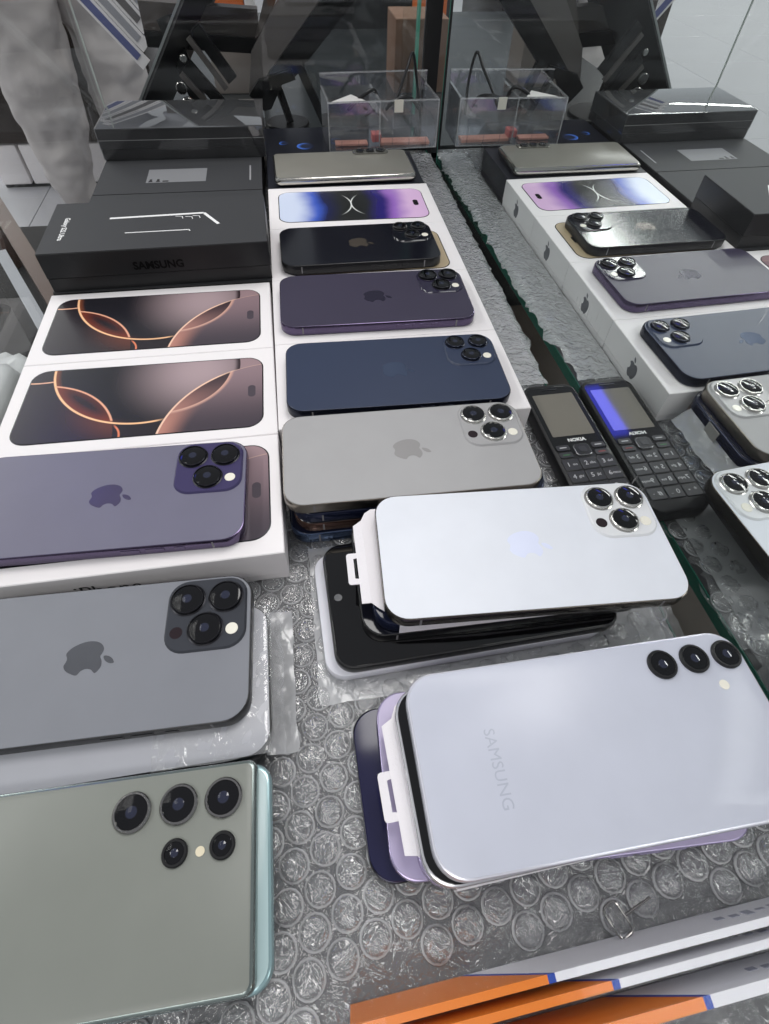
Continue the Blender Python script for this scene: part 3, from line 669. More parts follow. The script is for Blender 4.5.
# centre stack
b_wh = pm('white_band', (214, 214, 222), .25)
plain_phone('white phone at the bottom of the centre stack inside a cloudy bag', -.0790, -.1195, .0082, R(1.8), .1500, .0730, .0068, .0105, b_wh, b_wh)
plain_phone('black phone lying screen up with a punch hole camera in the centre stack', -.0738, -.1192, .0158, R(1.5), .1500, .0728, .0074, .0100, M_black_plastic, M_black_gloss, hole=(-.0693, .0028))
iphone('black edged phone between the screen up phone and the paper band phone', -.0580, -.1105, .0236, R(-.6), L=.1490, W=.0725, T=.0076, back=blk, band=M_black_plastic, plate=blk, cam=False, group='phones inside the stacks')
def sleeve(label_phone, label_band, cx, cy, z0, z1, L, W, rz, backm, bandm, tabz):
    iphone(label_phone, cx + .001, cy, z0 + .0082, rz, L=L - .003, W=W - .001, T=.0080, back=backm, band=bandm, plate=backm, cam=False, group='phones inside the stacks')
    t = thing('paper_band', label_band, 'paper band', (cx, cy, z0), rz, 'white paper bands around phones')
    h = z1 - z0
    # top sheet with cut near corner, side strips, flange along the left end and a tab with a slot
    b = B(); x0, x1, y0, y1 = -L / 2 + .002, L / 2 - .004, -W / 2 - .0003, W / 2 + .0003
    out = [(x0 + .012, y0), (x1, y0), (x1, y1), (x0 + .006, y1), (x0 + .0025, y1 - .0022), (x0, y1 - .007), (x0, y0 + .013), (x0 + .0035, y0 + .0095), (x0 + .0075, y0 + .0065), (x0 + .012, y0 + .0055)]
    loft(b, [(out, h - .0004), (out, h)]); obj('top_sheet', b, M_paper, t, smooth=0)
    b = B(); box(b, x0 + .012, x1, y0 - .0004, y0, .001, h); obj('side_strip', b, M_paper, t)
    b = B(); box(b, x0 + .012, x1, y1, y1 + .0004, .001, h); obj('side_strip', b, M_paper, t)
    b = B(); ya, yb = y0 + .0130, y1 - .0070; dz = .0018
    vs = [b.verts.new(p) for p in ((x0, ya, h), (x0, yb, h), (x0 - .0046, yb - .002, h - dz), (x0 - .0046, ya + .001, h - dz), (x0 + .0003, ya, h - .0005), (x0 + .0003, yb, h - .0005), (x0 - .0046, yb - .002, h - dz - .0005), (x0 - .0046, ya + .001, h - dz - .0005))]
    for f in ((0, 1, 2, 3), (7, 6, 5, 4), (0, 4, 5, 1), (1, 5, 6, 2), (2, 6, 7, 3), (3, 7, 4, 0)): b.faces.new([vs[i] for i in f])
    obj('folded_flange', b, M_paper, t, smooth=0)
    b = B(); tx1 = x0 - .0042; tx0 = tx1 - .0058; ty0, ty1 = -.0098, .0086; q_ = .0014
    o_ = [(tx1, ty0), (tx0 + q_, ty0), (tx0 + q_ * .3, ty0 + q_ * .3), (tx0, ty0 + q_), (tx0, ty1 - q_), (tx0 + q_ * .3, ty1 - q_ * .3), (tx0 + q_, ty1), (tx1, ty1), (tx1, ty1 - .0030), (tx1 - .0022, ty1 - .0034), (tx1 - .0022, ty0 + .0034), (tx1, ty0 + .0030)]
    loft(b, [(o_, h - dz - .0006), (o_, h - dz - .0001)]); obj('tab', b, M_paper, t, smooth=0)
    for k in range(4):
        bx('printed_mark', M_printblack, t, x0 + .0105 + k * .0, x0 + .0118, y1 - .024 + k * .0042, y1 - .0212 + k * .0042, h, h + .00006) if z0 < .024 and cy > -.15 else None
    return t
sleeve('navy phone inside the paper band just under the white phone', 'white paper band with a slotted tab below the white phone', -.0545, -.1120, .0238, .0338, .1490, .0690, R(-1.0), dk, dkb, .0280)
# front stack
iphone('midnight navy phone at the very bottom of the front silver stack', -.0680, -.2085, .0088, R(1.0), L=.1500, W=.0690, T=.0076, back=pm('midnight_glass', (34, 34, 62), .08), band=mat('midnight_band', (26, 26, 40), .15, metal=.6), cam=False, plate=dk, group='phones inside the stacks')
lav = pm('lavender_glass', (176, 166, 196), .25); lavb = mat('lavender_band', (164, 154, 186), .2, metal=.5)
iphone('lavender phone showing along the near edge of the front silver stack', -.0570, -.2112, .0166, R(-2.6), L=.1520, W=.0735, T=.0074, back=lav, band=lavb, cam=False, plate=lav, group='phones inside the stacks')
sleeve('lavender white phone inside the paper band of the front stack', 'white paper band with a slotted tab in the front silver stack', -.0525, -.2115, .0168, .0272, .1490, .0705, R(2.2), pm('pale_lavender', (206, 198, 220), .2), lavb, .0205)
plain_phone('screen up phone with pale rim directly under the silver lettered phone', -.0492, -.2108, .0355, R(1.6), .1500, .0728, .0080, .0118, mat('pale_rim', (196, 196, 200), .2, metal=.6), M_black_gloss)
# graphite stack
film_b = pm('dove_glass', (168, 169, 176), .28)
plain_phone('dove grey phone in clear film right under the graphite phone', -.2545, -.1545, .0183, R(.4), .1510, .0735, .0076, .0110, M_black_plastic, film_b, soft=.0010)
plain_phone('dark phone at the bottom of the graphite stack', -.2600, -.1520, .0100, R(0), .1500, .0720, .0088, .0110, M_black_plastic, blk)
# green grey stack
teal = pm('pale_teal_glass', (176, 200, 202), .2)
plain_phone('pale teal phone sticking out under the green grey phone', -.2555, -.2299, .0196, R(-.6), .1515, .0745, .0078, .0080, mat('teal_band', (150, 178, 182), .2, metal=.5), teal, soft=.0016)
plain_phone('black phone at the bottom under the pale teal phone', -.2600, -.2310, .0114, R(-.6), .1500, .0720, .0102, .0100, M_black_plastic, blk)

# ------------------------------------------------------------------ plastic films and bags
def sheet(name, label, cat, x0, x1, y0, y1, z, amp, m, rz=0, nx=30, ny=20, zf=None, r=.006, group=None):
    b = B(); vs = []
    for j in range(ny + 1):
        row = []
        for i in range(nx + 1):
            x = x0 + (x1 - x0) * i / nx; y = y0 + (y1 - y0) * j / ny
            ex = .0012 * noise.noise(Vector((y * 90, x0 * 50, 1))) * (1 if i in (0, nx) else 0); ey = .0012 * noise.noise(Vector((x * 90, y0 * 50, 2))) * (1 if j in (0, ny) else 0)
            zz = (zf(x, y) if zf else z) + amp * abs(noise.noise(Vector((x * 75, y * 75, z * 100)))) + amp * .5 * abs(noise.noise(Vector((x * 190, y * 190, 3))))
            row.append(b.verts.new((x + ex, y + ey, zz)))
        vs.append(row)
    for j in range(ny):
        for i in range(nx): b.faces.new((vs[j][i], vs[j][i + 1], vs[j + 1][i + 1], vs[j + 1][i]))
    o = obj(name, b, m, None, smooth=180); tag(o, label, cat, group); return o
sheet('plastic_bag', 'cloudy plastic bag spread under the centre phone stack', 'plastic bag', -.1575, .0300, -.1680, -.0760, .0008, .0007, M_bag, nx=44, ny=26)
sheet('plastic_film', 'clear film sticking out to the right of the graphite phone', 'plastic film', -.1835, -.1690, -.1880, -.1160, .0022, .0022, M_bag, nx=8, ny=24)
def drape(x, y): return .0184 if x < -.180 else .0184 - (x + .180) * 1.1
sheet('plastic_film', 'clear film folded over the dove grey phone below the graphite phone', 'plastic film', -.2300, -.1735, -.1905, -.1190, .0184, .0003, M_film, nx=26, ny=20, zf=drape)
sheet('plastic_film', 'crumpled clear film standing at the right end of the titanium stack', 'plastic film', -.0150, -.0035, -.0700, -.0100, .012, .004, M_bag, nx=6, ny=20, zf=lambda x, y: .021 - (x + .015) * .9)
sheet('plastic_film', 'crumpled clear film edge beside the mirror gap in front of the white phone', 'plastic film', .0150, .0400, -.1720, -.1380, .0012, .004, M_film, nx=10, ny=12)
tp = tag(bx('tape_piece', mat('grey_tape', (150, 148, 145), .3), None, -.0125, -.0120, -.042, -.030, .0125, .0270), 'grey tape piece stuck on the right side of the titanium stack', 'tape')

# ------------------------------------------------------------------ keypad phone beside the mirror
nk = thing('keypad_phone', 'black keypad phone with a small screen wedged against the mirror', 'phone', (.0288, -.0247, .0006), R(1.2))
NL, NW, NT = .1250, .0410, .0122
nb = mat('keypad_phone_shell', (26, 26, 28), .38)
b = B(); loft(b, [(rr(NW - .006, NL - .006, .0065), 0), (rr(NW - .001, NL - .001, .0085), .0022), (rr(NW, NL, .009), .006), (rr(NW, NL, .009), NT - .0022), (rr(NW - .0012, NL - .0012, .0085), NT - .0006), (rr(NW - .004, NL - .004, .0075), NT)]); obj('shell', b, nb, nk)
b = B(); loft(b, [(rr(.0365, .0655, .005, cy=.0255), NT - .0002), (rr(.0365, .0655, .005, cy=.0255), NT + .0002)]); obj('face_glass', b, M_black_gloss, nk)
b = B(); loft(b, [(rr(.0305, .0425, .0008, cy=.0300), NT + .0002), (rr(.0305, .0425, .0008, cy=.0300), NT + .0003)]); obj('screen', b, mat('keypad_screen', (112, 107, 96), .04, spec=1.0, coat=1.0), nk)
bx('earpiece', M_black_plastic, nk, -.006, .006, .0555, .0567, NT + .0002, NT + .0005)
text('lettering', 'NOKIA', .0040, M_printwhite, nk, frame3((0, .0045, NT + .0003), (1, 0, 0), (0, 1, 0)), bold=.00012)
km = mat('keypad_keys', (48, 48, 51), .4); kgray = mat('key_print', (190, 190, 192), .5)
b = B(); loft(b, [(rr(.0115, .0105, .003, cy=-.0052), NT), (rr(.0115, .0105, .003, cy=-.0052), NT + .0009), (rr(.0105, .0095, .0026, cy=-.0052), NT + .0012)]); nv = obj('navigation_key', b, mat('nav_ring', (120, 120, 122), .25, metal=.8), nk)
b = B(); loft(b, [(rr(.0102, .0092, .0026, cy=-.0052), NT + .0005), (rr(.0102, .0092, .0026, cy=-.0052), NT + .00125)]); obj('key_cap', b, nb, nv)
b = B(); loft(b, [(rr(.0052, .0048, .0012, cy=-.0052), NT + .0012), (rr(.0052, .0048, .0012, cy=-.0052), NT + .0015)]); obj('centre_key', b, km, nv)
for sx in (-1, 1):
    for yy, mk in ((-.0020, kgray), (-.0085, mat('call_green', (60, 110, 70), .5) if sx < 0 else mat('call_red', (130, 50, 55), .5))):
        b = B(); loft(b, [(rr(.0092, .0046, .0012, cx=sx * .0125, cy=yy), NT), (rr(.0092, .0046, .0012, cx=sx * .0125, cy=yy), NT + .0007)]); k = obj('soft_key', b, km, nk)
        bx('key_mark', mk, k, sx * .0125 - .0024, sx * .0125 + .0024, yy - .0004, yy + .0004, NT + .0007, NT + .0008)
keys = [('1', 'oo'), ('2', 'abc'), ('3', 'def'), ('4', 'ghi'), ('5', 'jkl'), ('6', 'mno'), ('7', 'pqrs'), ('8', 'tuv'), ('9', 'wxyz'), ('*', '+'), ('0', '_'), ('#', '-')]
for i, (d, l) in enumerate(keys):
    kx, ky = (i % 3 - 1) * .0122, -.0170 - (i // 3) * .0104
    b = B(); loft(b, [(rr(.0116, .0094, .001, 3, kx, ky), NT - .0003), (rr(.0116, .0094, .001, 3, kx, ky), NT + .0004), (rr(.0108, .0086, .001, 3, kx, ky), NT + .0008)]); k = obj('key', b, km, nk)
    text('digit', d, .0050, kgray, k, frame3((kx - .0022, ky, NT + .0008), (1, 0, 0), (0, 1, 0)))
    text('letters', l, .0030, kgray, k, frame3((kx + .0022, ky, NT + .0008), (1, 0, 0), (0, 1, 0)))

# ------------------------------------------------------------------ sim tool
b = B(); tz = .0050
loop = rr(.0066, .0112, .0019, 4, 0, 0); ta = math.radians(22); tc_ = (-.0477, -.2684)
lp = [(tc_[0] + x * math.cos(ta) - y * math.sin(ta), tc_[1] + x * math.sin(ta) + y * math.cos(ta), tz) for x, y in loop]
tube(b, lp + [lp[0]], .00055, 8)
tube(b, [(-.0443, -.2674, tz), (-.0320, -.2636, tz)], .00055, 8)
tag(obj('sim_tool', b, M_steel), 'thin steel wire sim eject tool lying on the bubble wrap', 'sim tool')

# ------------------------------------------------------------------ orange and white packs standing at the front
org = mat('orange_print', (226, 126, 44), .3); wpk = mat('pack_white', (228, 228, 232), .3); gpk = mat('pack_grey', (176, 178, 184), .3); blu = mat('pack_blue', (38, 70, 160), .35); txm = mat('pack_letter', (156, 158, 172), .4)
def pack(label, x0, x1, xs, y, h, t, rx):
    o = thing('accessory_pack', label, 'accessory pack', ((x0 + x1) / 2, y, .0002), 0, 'orange and white packs', rot=(rx, 0, R(1.9))); c = (x0 + x1) / 2
    def prism(nm, a0, a1, s0, s1, m, e=0.0):
        b = B(); pts0 = [(a0 - s0, 0), (a1 - s1, 0), (a1, h), (a0, h)]
        v0 = [b.verts.new((px - c, -t / 2 - e, pz)) for px, pz in pts0]; v1 = [b.verts.new((px - c, t / 2 + e, pz)) for px, pz in pts0]
        b.faces.new(v0); b.faces.new(list(reversed(v1)))
        for i in range(4):
            j = (i + 1) % 4; b.faces.new((v0[i], v1[i], v1[j], v0[j]))
        return obj(nm, b, m, o, smooth=0)
    sl = .028
    prism('orange_part', x0, xs - .0016, 0, min(sl, xs - x0 - .004), org); prism('blue_stripe', xs - .0016, xs + .0012, min(sl, xs - x0 - .004), min(sl, xs - x0 - .004), blu); prism('white_part', xs + .0012, x1, min(sl, xs - x0 - .004), 0, wpk)
    for k in range(7):
        bx('worn_lettering', txm, o, x1 - .042 + k * .0058 - c, x1 - .0385 + k * .0058 - c, t / 2, t / 2 + .00015, h - .0115 + .001 * (k % 2), h - .0085 + .001 * (k % 3))
    bx('clear_wrapper', glass_mat('pack_film', (.96, .96, .97, 1), 0.15, .03), o, x0 - .002 - c, x1 + .002 - c, -t / 2 - .0004, t / 2 + .0006, .0005, h + .0007)
    return o
pack('orange and white accessory pack standing nearest to the bubble wrap', -.155, .030, -.0832, -.2752, .0196, .0026, R(9))
pack('orange and white accessory pack, middle one of the three at the front edge', -.145, .032, -.0612, -.2808, .0196, .0026, R(9))
pack('orange and white accessory pack with the widest orange part, at the bottom edge', -.140, .034, -.0312, -.2910, .0196, .0036, R(9))

# ------------------------------------------------------------------ clear acrylic holder with small things
ac = thing('acrylic_holder', 'clear acrylic tray holding cables and pink leather bits at the back beside the mirror', 'acrylic tray', (-.034, .487, .0266), R(3))
aw, ad, ah = .128, .062, .046
bx('wall', M_acrylic, ac, -aw / 2, aw / 2, -ad / 2, -ad / 2 + .0022, 0, ah)
bx('wall', M_acrylic, ac, -aw / 2, aw / 2, ad / 2 - .0022, ad / 2, 0, ah + .012)
bx('wall', M_acrylic, ac, -aw / 2, -aw / 2 + .0022, -ad / 2, ad / 2, 0, ah)
bx('wall', M_acrylic, ac, aw / 2 - .0022, aw / 2, -ad / 2, ad / 2, 0, ah)
bx('wall', M_acrylic, ac, -.006, -.0038, -ad / 2, ad / 2, 0, ah)
bx('floor_plate', M_acrylic, ac, -aw / 2, aw / 2, -ad / 2, ad / 2, 0, .002)
bx('rim', M_acrylic, ac, -aw / 2, aw / 2, -ad / 2 - .0006, -ad / 2 + .0004, .021, .0222)
for k in range(6):
    bx('rib', M_acrylic, ac, -aw / 2 + .014 + k * .020, -aw / 2 + .0152 + k * .020, -ad / 2 - .0005, -ad / 2 + .0005, .002, ah - .004)
M_acr = film_mat('acrylic_highlight', .30, 1.4, .06, .1, 40)  # whitish bars added as bright highlights along the tray edges
for a_ in ((-aw / 2, aw / 2, -ad / 2 - .0003, -ad / 2 + .0025, ah, ah + .0012), (-aw / 2, -aw / 2 + .0025, -ad / 2, ad / 2, ah, ah + .0012), (aw / 2 - .0025, aw / 2, -ad / 2, ad / 2, ah, ah + .0012), (-.0062, -.0036, -ad / 2, ad / 2, ah, ah + .0012), (-aw / 2, aw / 2, ad / 2 - .0025, ad / 2, ah + .012, ah + .0132),
           (-aw / 2 - .0003, -aw / 2 + .0012, -ad / 2 - .0003, -ad / 2 + .0012, 0, ah), (aw / 2 - .0012, aw / 2 + .0003, -ad / 2 - .0003, -ad / 2 + .0012, 0, ah), (-.0056, -.0042, -ad / 2 - .0004, -ad / 2 + .0002, 0, ah), (-aw / 2, aw / 2, -ad / 2 - .0003, -ad / 2 + .001, 0, .0012)):
    bx('edge_highlight', M_acr, ac, *a_)
pink = mat('pink_leather', (206, 150, 132), .5)
o = bx('leather_strip', pink, None, -.088, -.050, .462, .474, .0292, .0318, bev=.0004); tag(o, 'short tan leather strip at the left end of the acrylic tray', 'leather strip')
o = bx('leather_strip', pink, None, -.036, .024, .461, .476, .0292, .0325, bev=.0004); tag(o, 'long pink leather strip along the bottom of the acrylic tray', 'leather strip')
o = bx('leather_strip', mat('coral_leather', (214, 120, 116), .5), None, -.045, -.0345, .4605, .475, .0330, .0405, bev=.0004); tag(o, 'coral red leather tag in the middle of the acrylic tray', 'leather strip')
b = B(); loft(b, [([(-.096, .462), (-.052, .470), (-.066, .492)], .0700), ([(-.096, .462), (-.052, .470), (-.066, .492)], .0706)]); 
cd = tag(obj('paper_card', b, mat('card_pale', (198, 196, 194), .6), smooth=0), 'pale grey card corner sticking out of the acrylic tray', 'card')
o = bx('price_tag', mat('tag_cream', (216, 212, 200), .6), None, -.0215, -.0115, .4515, .4522, .0640, .0755); tag(o, 'small cream paper tag hanging on the acrylic tray front', 'tag')
def cable(pts, r, label):
    b = B(); P_ = []
    for i in range(len(pts) - 1):
        for k in range(6):
            a_, b_, c_, d_ = (Vector(pts[max(i - 1, 0)]), Vector(pts[i]), Vector(pts[i + 1]), Vector(pts[min(i + 2, len(pts) - 1)])); t = k / 6
            P_.append(.5 * ((2 * b_) + (-a_ + c_) * t + (2 * a_ - 5 * b_ + 4 * c_ - d_) * t * t + (-a_ + 3 * b_ - 3 * c_ + d_) * t ** 3))
    P_.append(Vector(pts[-1])); tube(b, P_, r, 8); tag(obj('cable', b, M_black_plastic), label, 'cable')
cable([(-.020, .475, .060), (-.012, .480, .075), (-.002, .492, .092), (.006, .500, .105), (.012, .498, .080), (.016, .485, .050)], .0016, 'black cable loop rising out of the acrylic tray')
cable([(-.070, .485, .058), (-.055, .478, .072), (-.040, .484, .076), (-.036, .490, .060), (-.050, .492, .050)], .002, 'black cable coil behind the pale card in the acrylic tray')
cable([(-.028, .470, .062), (-.020, .466, .070), (-.006, .472, .072), (.004, .480, .068), (.012, .476, .060)], .002, 'black cable lying across the right half of the acrylic tray')

# ------------------------------------------------------------------ neighbouring case behind, with folding stands
nc = thing('display_case', 'neighbouring glass case behind the rear pane with a grey shelf', 'display case', (0, .9, FZ))
bx('shelf', mat('grey_glass_shelf', (46, 50, 52), .2, var=.1), nc, -.36, .50, -.345, .45, cz - .012, cz - .004)
bx('body', mat('plinth_dark', (30, 30, 32), .5), nc, -.36, .50, -.34, .45, 0, cz - .02)
bx('upright_pane', M_pane, nc, .012, .20, -.300, -.296, cz, cz + .34); bx('pane_edge', mat('bright_glass_edge', (96, 170, 148), .2), nc, .0295, .0325, -.303, -.293, cz + .02, cz + .34)
bx('rear_panel', mat('rear_panel', (40, 42, 44), .5, var=.3, vscale=6), nc, -.10, .50, .30, .31, cz - .01, cz + .60)
M_stand = mat('stand_black', (13, 13, 15), .35, spec=.35); M_stand_g = mat('stand_grey', (104, 98, 96), .35, metal=.3)
# stand with the big black leaning plate
st = thing('folding_stand', 'folding stand with a big black leaning plate and silver edge behind the rear pane', 'stand', (-.25, .62, -.004))
b = B(); o2 = [(-.36, 0), (-.225, 0), (-.045, .225), (-.18, .225)]
def yslab(b, pts, y0, y1, ox=-.25, oy=.62, oz=-.004):
    v0 = [b.verts.new((x - ox, y0 - oy, z - oz)) for x, z in pts]; v1 = [b.verts.new((x - ox, y1 - oy, z - oz)) for x, z in pts]
    b.faces.new(v0); b.faces.new(list(reversed(v1)))
    for i in range(len(pts)): j = (i + 1) % len(pts); b.faces.new((v0[i], v1[i], v1[j], v0[j]))
P8 = [(-.3565, .598, -.004), (-.316, .712, -.004), (-.132, .712, .225), (-.172, .598, .225)]
v0 = [b.verts.new((x + .25, y - .62, z + .004)) for x, y, z in P8]; v1 = [b.verts.new((x + .254, y - .624, z + .004)) for x, y, z in P8]
b.faces.new(v0); b.faces.new(list(reversed(v1)))
for i in range(4): b.faces.new((v0[i], v1[i], v1[(i + 1) % 4], v0[(i + 1) % 4]))
obj('plate', b, M_stand, st, smooth=0)
b = B(); yslab(b, [(-.360, -.004), (-.3565, -.004), (-.172, .225), (-.1755, .225)], .597, .605); obj('plate_edge', b, mat('silver_edge', (170, 172, 172), .3, metal=.7), st, smooth=0)
for k, (p0, p1) in enumerate((((-.236, .585, .112), (-.203, .590, .062)), ((-.254, .588, .078), (-.212, .590, .026)))):
    b = B(); beam(b, (p0[0] + .25, p0[1] - .62, p0[2] + .004), (p1[0] + .25, p1[1] - .62, p1[2] + .004), .013, .006, (0, 1, 0)); obj('arm', b, M_stand, st, smooth=0)
    b = B(); beam(b, (p0[0] + .25 - .010, p0[1] - .62 + .004, p0[2] + .004 - .010), (p1[0] + .25 - .010, p1[1] - .62 + .004, p1[2] + .004 - .010), .006, .004, (0, 1, 0)); obj('arm_inner', b, M_stand_g, st, smooth=0)
for (x_, z_, r_) in ((-.266, .056, .0065), (-.256, .084, .004), (-.262, .038, .009)):
    b = B(); disc(b, r_, 0, .004, .0008); o = obj('hinge_screw', b, M_steel, st, (x_ + .25, .586 - .62, z_ + .004)); o.rotation_euler = (PI / 2, 0, 0)
b = B(); disc(b, .045, 0, .004, .001); obj('base', b, M_stand, st, (0, .03, 0))
b = B(); beam(b, (-.06, .07, .106), (.085, .07, .098), .034, .02, (0, 1, 0)); obj('cross_bar', b, mat('stand_brown', (70, 62, 58), .4), st, smooth=0)
b = B(); beam(b, (-.06, .058, .088), (.085, .058, .080), .016, .006, (0, 1, 0)); obj('cross_bar_front', b, M_stand, st, smooth=0)
b = B(); beam(b, (.0, .03, .004), (-.03, .05, .11), .02, .008, (0, 1, 0)); obj('arm', b, M_stand, st, smooth=0)
# second stand
s4 = thing('folding_stand', 'folding stand with a grey diagonal plate right of the big black plate', 'stand', (-.12, .62, -.004))
def ys(nm, pts, y0, y1, m):
    b = B(); yslab(b, pts, y0, y1, ox=-.12); return obj(nm, b, m, s4, smooth=0)
ys('plate', [(-.186, .045), (-.179, .030), (.010, .225), (-.060, .225), (-.176, .085)], .606, .610, M_stand_g)
ys('plate_underside', [(-.172, .052), (-.130, .058), (-.122, .064), (.045, .215), (.000, .215)], .600, .605, M_stand)
ys('hook', [(-.186, .045), (-.170, .028), (-.160, .030), (-.143, .055), (-.125, .060), (-.130, .070), (-.172, .060)], .594, .600, M_stand)
ys('edge_plate', [(-.170, .095), (-.155, .105), (-.080, .225), (-.110, .225)], .612, .616, mat('stand_brown', (70, 62, 58), .4))
b = B(); beam(b, (.0, -.016, .078), (.034, -.03, .008), .010, .008, (0, 1, 0)); obj('leg', b, M_stand, s4, smooth=0)
b = B(); disc(b, .030, 0, .004, .001); obj('base', b, M_stand, s4, (-.020, .030, 0))
b = B(); tube(b, [(-.016, .030, .002), (-.030, .005, .055)], .005, 8); obj('leg', b, M_stand, s4)
# things further behind
tag(bx('cardboard_box', mat('brown_card', (124, 98, 82), .7, bump=.1, bscale=50), None, .034, .115, .78, .86, -.004, .085, bev=.001), 'brown cardboard box beyond the rear pane beside the green glass edge', 'box')
b = B(); box(b, .090, .140, .90, .95, -.004, .10, bev=.004); tag(obj('orange_glow_block', b, mat('orange_glow_tone', (214, 110, 50), .5)), 'orange block in place of an orange glow far behind beside the black corner post', 'box')  # background's orange glow put into a coloured block
b = B(); box(b, -.235, -.185, .80, .84, .0885, .112, bev=.003); tag(obj('orange_glow_block', b, mat('orange_glow_tone', (214, 110, 50), .5)), 'orange block in place of an orange glow far behind above the folding stand arms', 'box')  # second block coloured in place of an orange glow
tag(bx('grey_carton', mat('grey_carton', (150, 140, 134), .6), None, -.245, -.168, .79, .85, -.004, .0882, bev=.001), 'grey brown carton carrying the orange glow block behind the stand arms', 'box')
tag(bx('white_box', M_white_card, None, -.183, -.170, .80, .84, .0885, .118, bev=.001), 'narrow white box beside the orange glow block above the stand arms', 'box')
# rack of display cards outside left
g_c = 'white display cards on the slanted rack'
dirx = Vector((.64, 0, -.77)); per = Vector((.77, .0, .64))
lbls = ('lowest white card with a blue phone print on the slanted rack', 'second white card with a grey phone print on the slanted rack', 'third white card on the slanted rack, dark phone print', 'uppermost white card on the slanted rack')
for k in range(4):
    c0 = Vector((-.397, .80 + .001 * k, .098)) + Vector((.0067, 0, .020)) * k
    t = thing('display_card', lbls[k], 'card', c0, 0, g_c)
    b = B(); beam(b, -dirx * .10, dirx * .088, .0165, .004, (0, 1, 0)); obj('card', b, M_white_card, t, smooth=0)
    b = B(); beam(b, -dirx * .085 + Vector((0, -.0025, 0)), dirx * .076 + Vector((0, -.0025, 0)), .0096, .001, (0, 1, 0)); obj('phone_print', b, mat(('print_blue', 'print_grey', 'print_dark', 'print_grey')[k], ((86, 92, 140), (150, 150, 156), (96, 92, 92), (150, 150, 156))[k], .3), t, smooth=0)

# ------------------------------------------------------------------ outside on the left: counter, person, chair, bag
cn = thing('shop_counter', 'counter with white base and dark brown marbled front behind the standing person', 'counter', (-.86, 2.2, FZ))
bx('base_panel', M_white_card, cn, -.31, -.215, -.20, .25, .012, .135, bev=.003); bx('base_panel', M_white_card, cn, -.205, .30, -.20, .25, .012, .135, bev=.003)
bx('plinth_shadow_gap', M_black_plastic, cn, -.31, .30, -.19, .25, 0, .012)
mb = mat('brown_marble', (44, 36, 32), .25, var=.5, vscale=5, bump=.0)
bx('marble_front', mb, cn, -.31, .30, -.205, .25, .138, .70, bev=.003)
bx('counter_top', mb, cn, -.32, .31, -.22, .27, .70, .74, bev=.004)
# person: trousers and shoes as one continuous skinned figure, shirt hem on top
def person():
    t = thing('person', 'person standing beyond the glass in pale grey trousers, seen from the legs', 'person', (-.77, 1.72, FZ), 0)
    def body(name, verts, edges, radii, m, root=0, lv=2):
        me = bpy.data.meshes.new(name); me.from_pydata(verts, edges, []); o = bpy.data.objects.new(name, me); C.objects.link(o); o.parent = t
        sk = o.modifiers.new('skin', 'SKIN'); sb_ = o.modifiers.new('sub', 'SUBSURF'); sb_.levels = lv; sb_.render_levels = lv
        for i, r_ in enumerate(radii): me.skin_vertices[0].data[i].radius = r_ if isinstance(r_, tuple) else (r_, r_); me.skin_vertices[0].data[i].use_root = (i == root)
        me.materials.append(m); o.modifiers['skin'].use_smooth_shade = True
        if name == 'trousers':
            tx = bpy.data.textures.new('cloth_folds', 'CLOUDS'); tx.noise_scale = .11; tx.noise_depth = 2; tx.intensity = 1.0
            dm = o.modifiers.new('folds', 'DISPLACE'); dm.texture = tx; dm.strength = .055; dm.texture_coords = 'LOCAL'; sb_.levels = sb_.render_levels = 4
        return o
    V = [(.06, .04, .90), (-.02, -.03, .78), (-.03, -.04, .55), (-.035, -.03, .40), (-.045, -.02, .25), (-.060, .0, .05), (.13, .06, .78), (.14, .10, .50), (.14, .12, .30), (.14, .13, .10), (.06, .04, 1.02)]
    E_ = [(0, 1), (1, 2), (2, 3), (3, 4), (4, 5), (0, 6), (6, 7), (7, 8), (8, 9), (0, 10)]
    body('trousers', V, E_, [.15, .125, .118, .110, .092, .060, .11, .10, .09, .07, .15], mat('trouser_cloth', (186, 181, 180), .85, bump=1.0, bscale=14, var=.1, vscale=9))
    for q, (x_, y_) in enumerate(((-.055, .0), (.14, .13))):
        b = B(); lathe(b, [(.0, .0), (.040, .0), (.046, .012), (.045, .035), (.040, .07), (.034, .10), (0, .10)], 18)
        o = obj('shoe', b, mat('shoe_pale', (196, 192, 190), .6), t, (x_, y_, 0)); o.scale = (.95, 1.25, 1)
        b = B(); lathe(b, [(.0, .0), (.040, .0), (.047, .010), (.044, .030), (.030, .048), (0, .055)], 18)
        o = obj('shoe_toe', b, mat('shoe_pale', (196, 192, 190), .6), o, (0, -.07, 0)); o.scale = (.95, 1.5, 1)
    body('shirt', [(.06, .04, .98), (.06, .04, 1.15), (.06, .04, 1.35), (.06, .04, 1.45), (.06, .03, 1.53), (.06, .01, 1.64), (-.14, .04, 1.38), (-.20, .03, 1.12), (-.18, -.09, .95), (.26, .04, 1.38), (.32, .03, 1.12), (.30, -.09, .95)],
         [(0, 1), (1, 2), (2, 3), (3, 4), (4, 5), (3, 6), (6, 7), (7, 8), (3, 9), (9, 10), (10, 11)], [.15, .15, .15, .11, .05, .09, .07, .05, .04, .07, .05, .04], mat('shirt_cloth', (120, 122, 128), .85))
person()
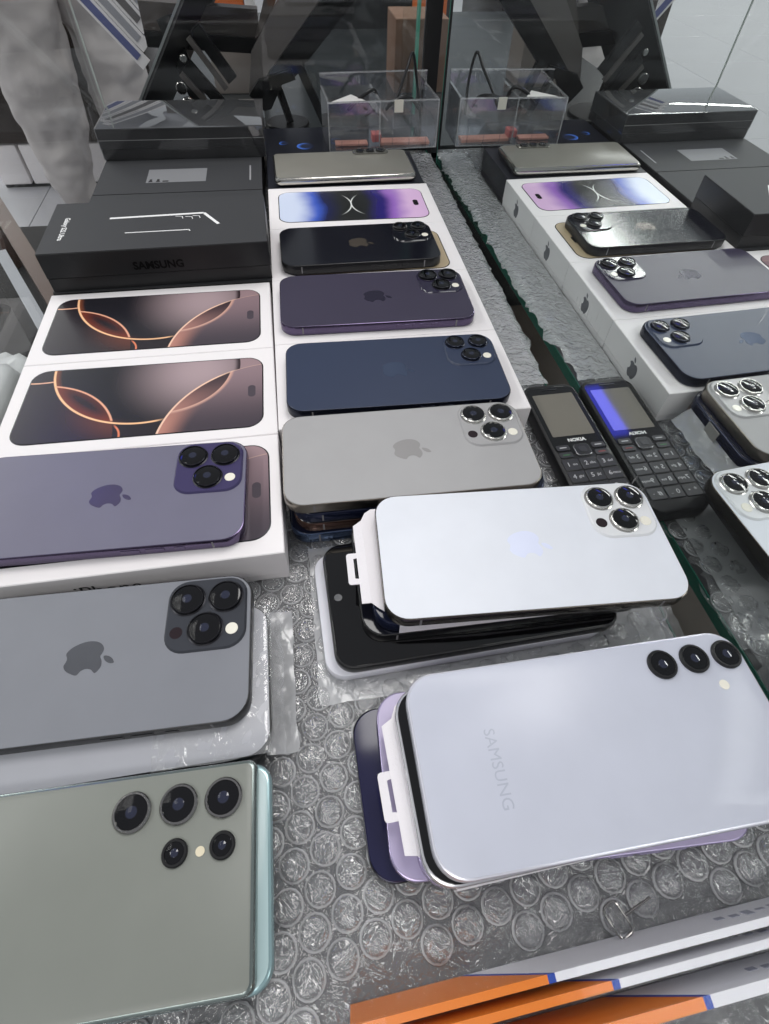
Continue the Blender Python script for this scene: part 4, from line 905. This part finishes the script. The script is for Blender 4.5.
# chair with brown frame just outside the left pane
ch = thing('chair', 'brown chair with a pale opening in its back just outside the left glass', 'chair', (-.62, .62, FZ))
bw = mat('brown_wood', (84, 64, 54), .4, var=.25, vscale=12, bump=.1, bscale=40); pg = mat('chair_pale_opening', (150, 153, 158), .5); dg = mat('chair_dark', (26, 24, 24), .7)
def cpt(x, y, z): return (x + .62, y - .62, z - FZ)
b = B(); beam(b, cpt(-.70, .90, -.19), cpt(-.515, .545, -.215), .026, .022, (0, 0, 1)); obj('top_rail', b, bw, ch)
b = B(); beam(b, cpt(-.660, .75, -.215), cpt(-.538, .515, -.228), .018, .016, (0, 0, 1)); obj('pale_opening', b, pg, ch)  # pale bar in place of the floor seen through the chair back
b = B(); beam(b, cpt(-.740, .78, -.225), cpt(-.585, .480, -.238), .060, .008, (0, 0, 1)); obj('back_panel', b, dg, ch)  # dark panel added for the darkness inside the chair back
b = B(); loft(b, [(rr(.36, .44, .05), .26), (rr(.38, .46, .06), .275), (rr(.38, .46, .06), .29), (rr(.36, .44, .05), .30)]); obj('seat', b, dg, ch, (-.17, .21, -.02))
for x_, y_ in ((-.33, .03), (-.01, .03), (-.33, .39), (-.01, .39)):
    b = B(); tube(b, [(x_, y_, 0), (x_ * .97, y_, .25)], [.014, .017], 10); obj('leg', b, bw, ch)
for x_, y_, z_ in ((.095, -.07, .355), (-.075, .26, .375)):
    b = B(); tube(b, [(x_, y_, z_), (x_ - .08, y_, 0.0)], .014, 10); obj('back_post', b, bw, ch)
# lower ledge outside the pane with a crumpled white bag
lg = tag(bx('side_ledge', mat('ledge_grey', (112, 110, 110), .35), None, -.78, -.40, .03, .47, -.27, -.255, bev=.004), 'grey ledge outside the left glass carrying a white bag', 'ledge')
for x_, y_ in ((-.76, .06), (-.42, .06), (-.76, .44), (-.42, .44)):
    b = B(); tube(b, [(x_, y_, FZ), (x_, y_, -.268)], .012, 8); o = obj('leg', b, M_black_plastic); o.parent = lg; 
b = B(); bmesh.ops.create_icosphere(b, subdivisions=4, radius=1.0)
for v in b.verts:
    d = v.co.copy(); k = 1 + .35 * noise.noise(d * 1.7) + .18 * (1 - abs(noise.noise(d * 4.1)) * 2) * .6
    v.co = Vector((d.x * .075 * k, d.y * .095 * k, max(-.02, d.z * .06 * k)))
tag(obj('plastic_bag', b, mat('white_bag', (206, 208, 208), .3, bump=.3, bscale=60), None, (-.580, .345, -.233), smooth=50), 'crumpled white carrier bag on the ledge outside the left glass', 'plastic bag')
